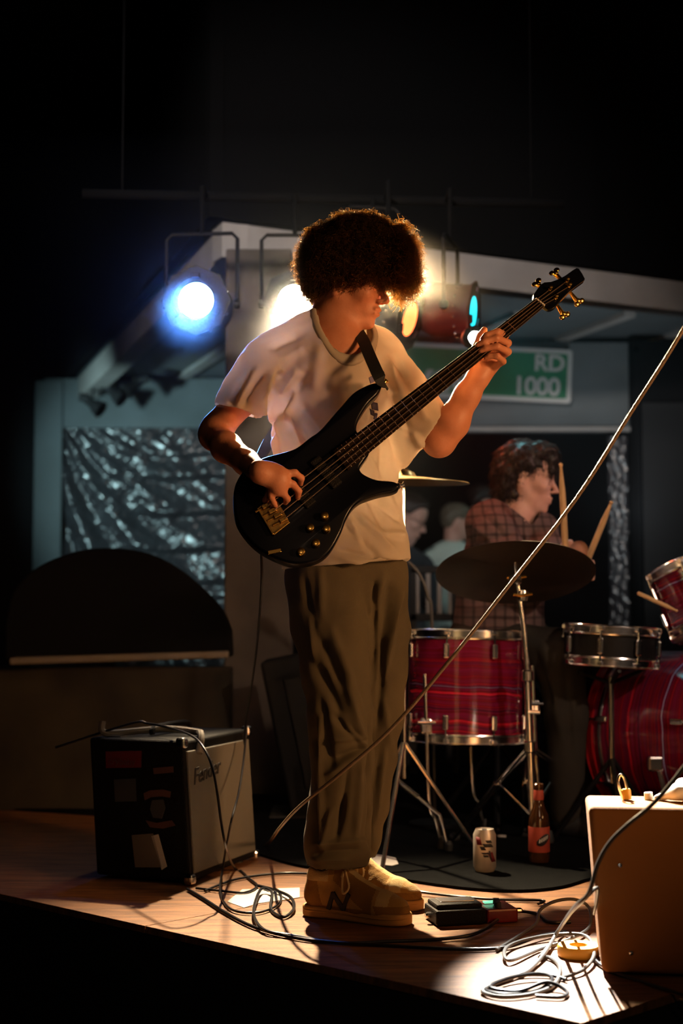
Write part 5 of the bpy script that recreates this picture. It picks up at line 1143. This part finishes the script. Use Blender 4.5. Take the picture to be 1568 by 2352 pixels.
MB().tube([W(1188, 1340, CD), W(1202, 1440, CD), W(1210, 1530, CD), W(1212, 1560, CD)], .0085, 12).build('upper_tube', 'chrome', g)
MB().tube([W(1210, 1545, CD), W(1216, 1700, CD), W(1224, 1880, CD)], .0115, 12).build('lower_tube', 'chrome', g)
for (px, py) in ((1211, 1552), (1217, 1715)): MB().lathe([(.014, -.018), (.019, -.014), (.019, .014), (.014, .018)], W(px, py, CD), (0, 0, 1), 16).build('collar', 'chrome', g)
MB().tube([W(1213, 1635, CD-.01), W(1240, 1637, CD-.02)], .006, 8).build('wing_bolt', 'chrome', g)
hub = W(1217, 1718, CD)
for (ft, kn) in ((F(1046, 1935), .45), (F(1362, 1836), .45), (V(hub.x+.03, 4.80, 0), .5)):
    ft = V(ft.x, ft.y, .010); out = V(ft.x-hub.x, ft.y-hub.y, 0).normalized(); sd = V(-out.y, out.x, 0)
    mb1 = hub.lerp(ft, .42)+V(0, 0, .015)
    lg_ = MB().tube([hub+sd*.011, mb1+sd*.011, ft+sd*.009], .0052, 8).build('leg', 'chrome', g)
    MB().tube([hub-sd*.011, mb1-sd*.011, ft-sd*.009], .0052, 8).build('leg_rail', 'chrome', lg_)
    MB().box(mb1, (.030, .012, .016), (sd, out, V(0, 0, 1))).build('leg_joint', 'chrome', lg_, smooth=False, bevel=.002)
    MB().tube([mb1, V(hub.x, hub.y, .13)], .0048, 8).build('brace', 'chrome', g)
    MB().lathe([(.009, -.012), (.013, 0), (.012, .02), (0, .022)], ft+V(0, 0, .003), out+V(0, 0, .4), 12).build('rubber_foot', 'rubber', lg_)
# second cymbal behind the bassist, seen edge-on
HC = W(925, 1100, 4.35)
hsn = thing('crash_stand', V(HC.x, HC.y, 0), 'cymbal stand hidden behind the bassist with only its lit top showing', 'stand')
MB().tube([V(HC.x, HC.y, .25), HC+V(0, 0, .07)], .008, 10).build('tube', 'chrome', hsn)
for k in range(3):
    a = 2.1*k+.2; MB().tube([V(HC.x, HC.y, .36), V(HC.x+.24*math.cos(a), HC.y+.24*math.sin(a), .014)], .007, 8).build('leg', 'chrome', hsn)
MB().ball(HC+V(-.002, 0, .045), (.012, .010, .014), 12, 8).build('wing_nut', 'chrome', hsn); MB().tube([HC+V(-.022, 0, .052), HC+V(0, 0, .042), HC+V(.022, 0, .056)], .004, 8).build('wing', 'chrome', hsn)
MB().lathe([(0, 0), (.016, 0), (.018, .010), (0, .012)], HC+V(0, 0, .022), (0, 0, 1), 14).build('felt', 'black', hsn)
tag(cymbal(HC+V(0, 0, -.012), V(.02, -.035, 1), .205, M['cymbal'], None), 'thin bronze cymbal seen edge-on beside the bassist\'s hip, brightly lit', 'cymbal')
# slim stand leg piece, lower left of the tom
t = thing('pedal_stand', F(985, 1890), 'folded chrome stand legs lying low behind the bassist\'s shins', 'stand')
MB().tube([W(908, 1790, 4.55), W(960, 1832, 4.52)], .010, 10).build('upper_bar', 'chrome', t)
MB().tube([W(958, 1830, 4.52), W(1010, 1872, 4.50), V(W(1028, 1885, 4.5).x, 4.5, .014)], .006, 10).build('lower_bar', 'chrome', t)
MB().lathe([(.012, 0), (.014, .02), (.008, .03)], V(W(1030, 1888, 4.5).x, 4.5, .0095), (0, 0, 1), 12).build('rubber_foot', 'rubber', t)
MB().tube([W(908, 1790, 4.55), V(W(880, 1850, 4.6).x, 4.6, .012)], .008, 8).build('rear_bar', 'blackmetal', t)
# curved microphone arm behind the tom
t = thing('gooseneck_arm', W(990, 1440, 4.9), 'thin curved gooseneck arm rising behind the floor tom', 'stand')
MB().tube(spline([V(W(996, 1440, 5.02).x, 5.02, .01), W(992, 1440, 5.02), W(982, 1370, 5.02), W(962, 1318, 5.02), W(930, 1284, 5.02), W(910, 1268, 5.02)], 8), .006, 8).build('neck', 'greyC', t)
MB().lathe([(.012, 0), (.020, .03), (.020, .06), (0, .075)], W(912, 1270, 5.02), V(-.6, 0, .5), 14).build('microphone', 'blackmetal', t)
MB().lathe([(.09, 0), (.09, .012), (.012, .02), (.010, .05)], V(W(996, 1440, 5.02).x, 5.02, .0095), (0, 0, 1), 24).build('base', 'blackmetal', t)
# chair with pale slats in the back room
t = thing('slatted_chair', W(980, 1400, 6.6), 'dark chair with pale vertical back slats behind the floor tom', 'chair')
c0 = W(940, 1395, 6.6); c1 = W(1052, 1395, 6.6)
for z in (W(0, 1308, 6.6).z, W(0, 1418, 6.6).z): MB().box(((c0.x+c1.x)/2, 6.6, z), (c1.x-c0.x, .03, .035)).build('rail', 'black', t, smooth=False, bevel=.004)
for k in range(4): x = c0.x+.035+k*(c1.x-c0.x-.07)/3; MB().box((x, 6.6, W(0, 1363, 6.6).z), (.022, .016, .20)).build('slat', 'beam', t, smooth=False, bevel=.004)
zs = .46; MB().box(((c0.x+c1.x)/2, 6.80, zs), (c1.x-c0.x, .40, .04)).build('seat', 'black', t, smooth=False, bevel=.008)
for x in (c0.x+.015, c1.x-.015):
    MB().box((x, 6.6, W(0, 1308, 6.6).z/2+.005), (.03, .03, W(0, 1308, 6.6).z-.01)).build('leg', 'black', t, smooth=False); MB().box((x, 6.97, zs/2), (.03, .03, zs-.01)).build('leg', 'black', t, smooth=False)
# black monitor box behind the bassist's legs
t = thing('monitor_speaker', F(690, 1850), 'black speaker box standing behind the bassist\'s shins', 'speaker')
p = V(-.16, 5.35, .30); MB().box(p, (.16, .30, .58), (V(.97, .0, .2).normalized(), V(0, 1, 0), V(-.2, 0, .97).normalized())).build('cabinet', 'tolex', t, smooth=False, bevel=.012)
MB().box(p+V(.035, -.156, .02), (.09, .01, .40), (V(.97, .0, .2).normalized(), V(0, 1, 0), V(-.2, 0, .97).normalized())).build('grille', 'blackmetal', t, smooth=False, bevel=.003)
MB().box(V(-.16, 5.35, .008), (.2, .3, .014)).build('foot', 'rubber', t, smooth=False)

# ================================================================ small things on the stage
zr = .0095
def beer_can():
    c = F(1113, 2008); c.z = zr; t = thing('drink_can', c, 'white drink can with red and dark print on the black rug', 'can')
    R = .033; H = .120
    MB().lathe([(0, .004), (R*.72, .002), (R*.80, 0), (R, .012), (R, H-.016), (R*.82, H-.003), (R*.80, H), (R*.74, H-.004), (0, H-.005)], c, (0, 0, 1), 40).build('shell', 'aluminium', t)
    MB().box(c+V(0, 0, H-.003), (.014, .022, .0015)).build('ring_pull', 'chrome', t, smooth=False, bevel=.0005)
    def patch(a0, a1, z0, z1, m, shear=0, n=8):
        vs = []; fs = []
        for i in range(n+1):
            for (z, s) in ((z0, 0), (z1, shear)):
                a = math.radians(a0+(a1-a0)*i/n+s); vs.append(c+V((R+.0006)*math.sin(a), -(R+.0006)*math.cos(a), z))
        for i in range(n): fs.append((2*i, 2*i+2, 2*i+3, 2*i+1))
        o = MB().add(vs, fs).build('print', m, t); md = o.modifiers.new('s', 'SOLIDIFY'); md.thickness = .0003
    patch(-45, -18, .078, .100, 'stickred', -10); patch(-5, 42, .072, .082, 'inkdark', -14); patch(5, 34, .084, .092, 'inkdark', -8); patch(-22, 2, .064, .074, 'inkdark', -10)
    patch(-12, 30, .052, .057, 'inkdark', -14); patch(-8, 16, .044, .050, 'inkdark', -6); patch(30, 60, .030, .058, 'stickred', -24); patch(24, 32, .036, .062, 'inkdark', -10)
beer_can()
def bottle():
    c = F(1238, 1990); c.z = zr; t = thing('beer_bottle', c, 'brown glass beer bottle with a red label beside the cymbal stand', 'bottle')
    MB().lathe([(0, .003), (.022, 0), (.030, .006), (.031, .02), (.031, .120), (.028, .142), (.018, .165), (.0145, .185), (.0135, .220), (.0150, .222), (.0150, .232), (.0125, .234), (0, .228)], c, (0, 0, 1), 36).build('glass', 'amber', t)
    MB().lathe([(.0314, .035), (.0318, .036), (.0318, .108), (.0314, .109)], c, (0, 0, 1), 36).build('label', 'label', t)
    MB().lathe([(.0150, .186), (.0152, .187), (.0146, .214), (.0142, .215)], c, (0, 0, 1), 24).build('neck_label', 'label', t)
    vs = []; fs = []; n = 10
    for i in range(n+1):
        a = math.radians(-20+75*i/n); zc = .072+.010*math.sin((i/n-.5)*2.4); hh = .012*math.sin(math.pi*(i+.6)/(n+1.2))+.003
        for z in (zc-hh, zc+hh): vs.append(c+V(.0325*math.sin(a), -.0325*math.cos(a), z))
    for i in range(n): fs.append((2*i, 2*i+2, 2*i+3, 2*i+1))
    o = MB().add(vs, fs).build('emblem', 'inkdark', t); md = o.modifiers.new('s', 'SOLIDIFY'); md.thickness = .0004
    for k in range(5):
        a = math.radians(-4+11*k); MB().box(c+V(.0331*math.sin(a), -.0331*math.cos(a), .069+.0028*k), (.0035, .0006, .011), (V(math.cos(a), math.sin(a), .25).normalized(), V(math.sin(a), -math.cos(a), 0), V(.15, 0, 1).normalized())).build('lettering', 'cream', t, smooth=False)
bottle()
def floor_poly(name, ps, m, label, cat, th=.0012, z=.0004):
    pts = [F(*p) for p in ps]; pts = [V(p.x, p.y, z) for p in pts]
    return tag(MB().prism(pts, (0, 0, th)).build(name, m, smooth=False), label, cat)
floor_poly('paper_sheet', [(522, 2072), (556, 2044), (688, 2040), (688, 2062), (650, 2068), (592, 2076), (560, 2086)], 'tape', 'torn white paper lying on the plywood left of the shoes', 'paper')
floor_poly('paper_scrap', [(846, 1968), (880, 1972), (908, 1978), (915, 1992), (900, 1996), (880, 1994), (872, 2004), (850, 1996)], 'tape', 'white paper scrap at the rug edge behind the shoes', 'paper', z=.0092)
floor_poly('litter_scrap', [(1140, 1924), (1162, 1925), (1162, 1930), (1142, 1929)], 'tape', 'tiny pale scrap on the rug beside the white can', 'litter', z=.0092)
# effect pedal, red with a black footswitch and lit window
c = F(1075, 2128); c.z = 0; t = thing('effects_pedal', c, 'red effects pedal with rubber treadle and green light near the shoes', 'pedal')
px_ = V(.97, .22, 0).normalized(); py_ = V(-.22, .97, 0).normalized()
MB().box(c+V(-.028, .052, .021), (.125, .108, .036), (px_, py_, V(0, 0, 1))).build('base', 'tolex', t, smooth=False, bevel=.005)
MB().box(c+V(.075, .075, .019), (.080, .100, .034), (px_, py_, V(0, 0, 1))).build('enclosure', 'red', t, smooth=False, bevel=.005)
MB().box(c+V(-.028, .055, .044), (.115, .085, .014), (px_, py_, V(0, 0, 1))).build('treadle', 'tolex', t, smooth=False, bevel=.005)
MB().box(c+V(-.028, .060, .052), (.085, .050, .003), (px_, py_, V(0, 0, 1))).build('treadle_plate', 'chrome', t, smooth=False, bevel=.001)
MB().box(c+V(.060, .085, .041), (.030, .016, .004), (px_, py_, V(0, 0, 1))).build('tuner_light', mat('green_light', (.3, 1, .6), .4, emit=(.25, 1, .6), estr=.9), t, smooth=False)
for k in range(3): MB().lathe([(.008, 0), (.0075, .013), (0, .014)], c+V(.075, .03+.022*k, .039), (0, 0, 1), 12).build('knob', 'black', t)
for s in (-1, 1): MB().lathe([(.007, 0), (.007, .03), (.004, .034)], c+V(.02, .06, .020)+px_*.09*s, px_*s, 10).build('plug', 'chrome', t)
# mustard gaffer roll among the cables
c = F(1328, 2196); t = tag(MB().lathe([(.020, 0), (.044, 0), (.046, .004), (.046, .020), (.044, .024), (.020, .024), (.018, .020), (.018, .004), (.020, 0)], V(c.x, c.y, .0008), (0, 0, 1), 40).build('tape_roll', 'mustard'), 'mustard yellow tape roll lying among the cables by the tweed amplifier', 'tape')
# cables ------------------------------------------------------------------
def cable(pts, r, m, label, name='cable', n=8, seg=8, group=None):
    P_ = spline(pts, n); rad = r if not hasattr(r, '__len__') else r
    P_ = [V(p.x, p.y, max(p.z, r+.0005)) if (p.z < .05 and p.y < 4.2) else p for p in P_]
    return tag(MB().tube(P_, r, seg).build(name, m), label, 'cable', group)
def fc(px, py, z=.006): return F(px, py, z)
cable([W(600, 1272, 3.36), W(601, 1320, 3.42), W(597, 1400, 3.60), W(588, 1500, 3.85), W(574, 1600, 4.10), W(563, 1668, 4.30), V(W(560, 1690, 4.36).x, 4.36, .30), V(W(560, 1690, 4.40).x, 4.40, .1)], .0030, 'cable', 'thin black cable hanging straight down from the bass body behind the combo amplifier')
cable([V(1.55, 3.1, 4.06), V(1.30, 3.0, 2.6), W(1680, 540, 3.00), W(1566, 760, 3.02), W(1450, 945, 3.08), W(1325, 1142, 3.14), W(1172, 1340, 3.20), W(1030, 1520, 3.28), W(900, 1672, 3.34), W(780, 1778, 3.40), W(690, 1850, 3.50), W(645, 1898, 3.8), F(612, 1940, .015), F(560, 1965, .012)], .0044, 'paleC', 'long pale braided cable sagging diagonally across the whole stage', n=12)
cable([AP(-.02, AD+.1, AH-.03), W(300, 1662, 4.1), W(340, 1662, 4.1), W(390, 1672, 4.05), W(440, 1690, 3.9), W(468, 1718, 3.8), W(488, 1765, 3.76), W(500, 1830, 3.74), W(508, 1890, 3.74), W(520, 1950, 3.78), fc(540, 1995), fc(575, 2020), fc(590, 2036), fc(560, 2050), fc(505, 2046), fc(450, 2040)], .0034, 'cable', 'dark cable arching over the black combo amplifier and down its grille')
cable([W(566, 1668, 4.28), W(560, 1740, 4.22), W(548, 1820, 4.1), W(530, 1890, 3.95), fc(512, 1990, .03), fc(506, 2050), fc(530, 2088), fc(590, 2096), fc(640, 2076), fc(640, 2046), fc(600, 2038)], .0032, 'cable', 'thin cable dropping from the amplifier corner into a floor loop')
cable([fc(430, 2042), fc(470, 2066), fc(520, 2098), fc(580, 2128), fc(650, 2148), fc(720, 2160), fc(800, 2166), fc(900, 2162), fc(1000, 2158), fc(1080, 2148, .008), fc(1120, 2130, .010), fc(1150, 2108, .010), fc(1190, 2094), fc(1235, 2100), fc(1262, 2118), fc(1310, 2118)], .0042, 'cable', 'black cable sweeping along the stage front past the shoes to the pedal')
cable([fc(590, 2034, .008), fc(632, 2044, .010), fc(668, 2062, .012), fc(674, 2088, .010), fc(650, 2106), fc(622, 2088), fc(624, 2050, .012), fc(600, 2042, .016), fc(584, 2080, .014), fc(586, 2112, .012), fc(612, 2138, .010), fc(680, 2150), fc(760, 2164), fc(860, 2170), fc(960, 2176), fc(1060, 2180), fc(1160, 2176), fc(1240, 2150, .010), fc(1300, 2140)], .0040, 'cable', 'black cable with small loops beside the torn paper, running right')
cable([fc(470, 2046), fc(540, 2020), fc(620, 2008), fc(690, 2006), fc(830, 2016, .012), fc(940, 2044, .012), fc(1040, 2058), fc(1140, 2066), fc(1244, 2068), fc(1236, 2076)], .0036, 'cable', 'dark blue-black cable running behind the shoes to a bent end')
cable([W(1720, 1560, 2.6), W(1620, 1690, 2.62), W(1560, 1775, 2.66), W(1500, 1845, 2.7), W(1440, 1895, 2.72), W(1400, 1935, 2.74), W(1372, 1985, 2.76), W(1352, 2050, 2.78), W(1318, 2085, 2.86), fc(1280, 2140, .03), fc(1250, 2190, .012), fc(1215, 2228), fc(1180, 2244), fc(1130, 2262), fc(1108, 2278), fc(1150, 2290), fc(1220, 2284), fc(1272, 2262), fc(1285, 2222), fc(1262, 2200), fc(1236, 2200)], .0042, 'greyC', 'pale grey cable hanging in front of the tweed amplifier into a coil', n=10)
cable([fc(1140, 2182), fc(1190, 2150), fc(1230, 2122, .012), fc(1240, 2090, .03), fc(1275, 2070, .05), fc(1320, 2066, .05), fc(1352, 2085, .03), fc(1352, 2130, .012), fc(1300, 2160, .012), fc(1240, 2180), fc(1170, 2206, .010), fc(1160, 2180, .012), fc(1200, 2160, .012), fc(1280, 2146, .014), fc(1345, 2150, .02), fc(1364, 2190, .016), fc(1340, 2226, .010), fc(1290, 2246)], .0040, 'greyC', 'tangled grey cable loops leaning against the tweed amplifier', n=10)
cable([fc(1300, 2250), fc(1262, 2240), fc(1200, 2240), fc(1150, 2252), fc(1112, 2272), fc(1160, 2284), fc(1230, 2276), fc(1268, 2250, .012), fc(1240, 2236, .014), fc(1170, 2246, .012), fc(1126, 2268, .010), fc(1190, 2276, .010), fc(1255, 2256, .016), fc(1300, 2276), fc(1290, 2290), fc(1230, 2288)], .0040, 'cable', 'black cable coil lying flat near the stage corner', n=10)
cable([fc(1240, 2196, .01), fc(1268, 2160, .014), fc(1300, 2110, .04), W(1340, 2068, 2.92), W(1372, 2040, 2.9), V(R0.x-.01, 3.05, .12)], .0034, 'greyC', 'short grey cable rising from the tangle behind the tweed amplifier')
cable([fc(1352, 2180, .012), fc(1368, 2206, .008), fc(1400, 2228), fc(1460, 2250), V(.72, 2.74, -.02)+V(0, 0, .03), F(1560, 2296, .006)], .0036, 'cable', 'thin black cable running off to the right past the tweed amplifier base')
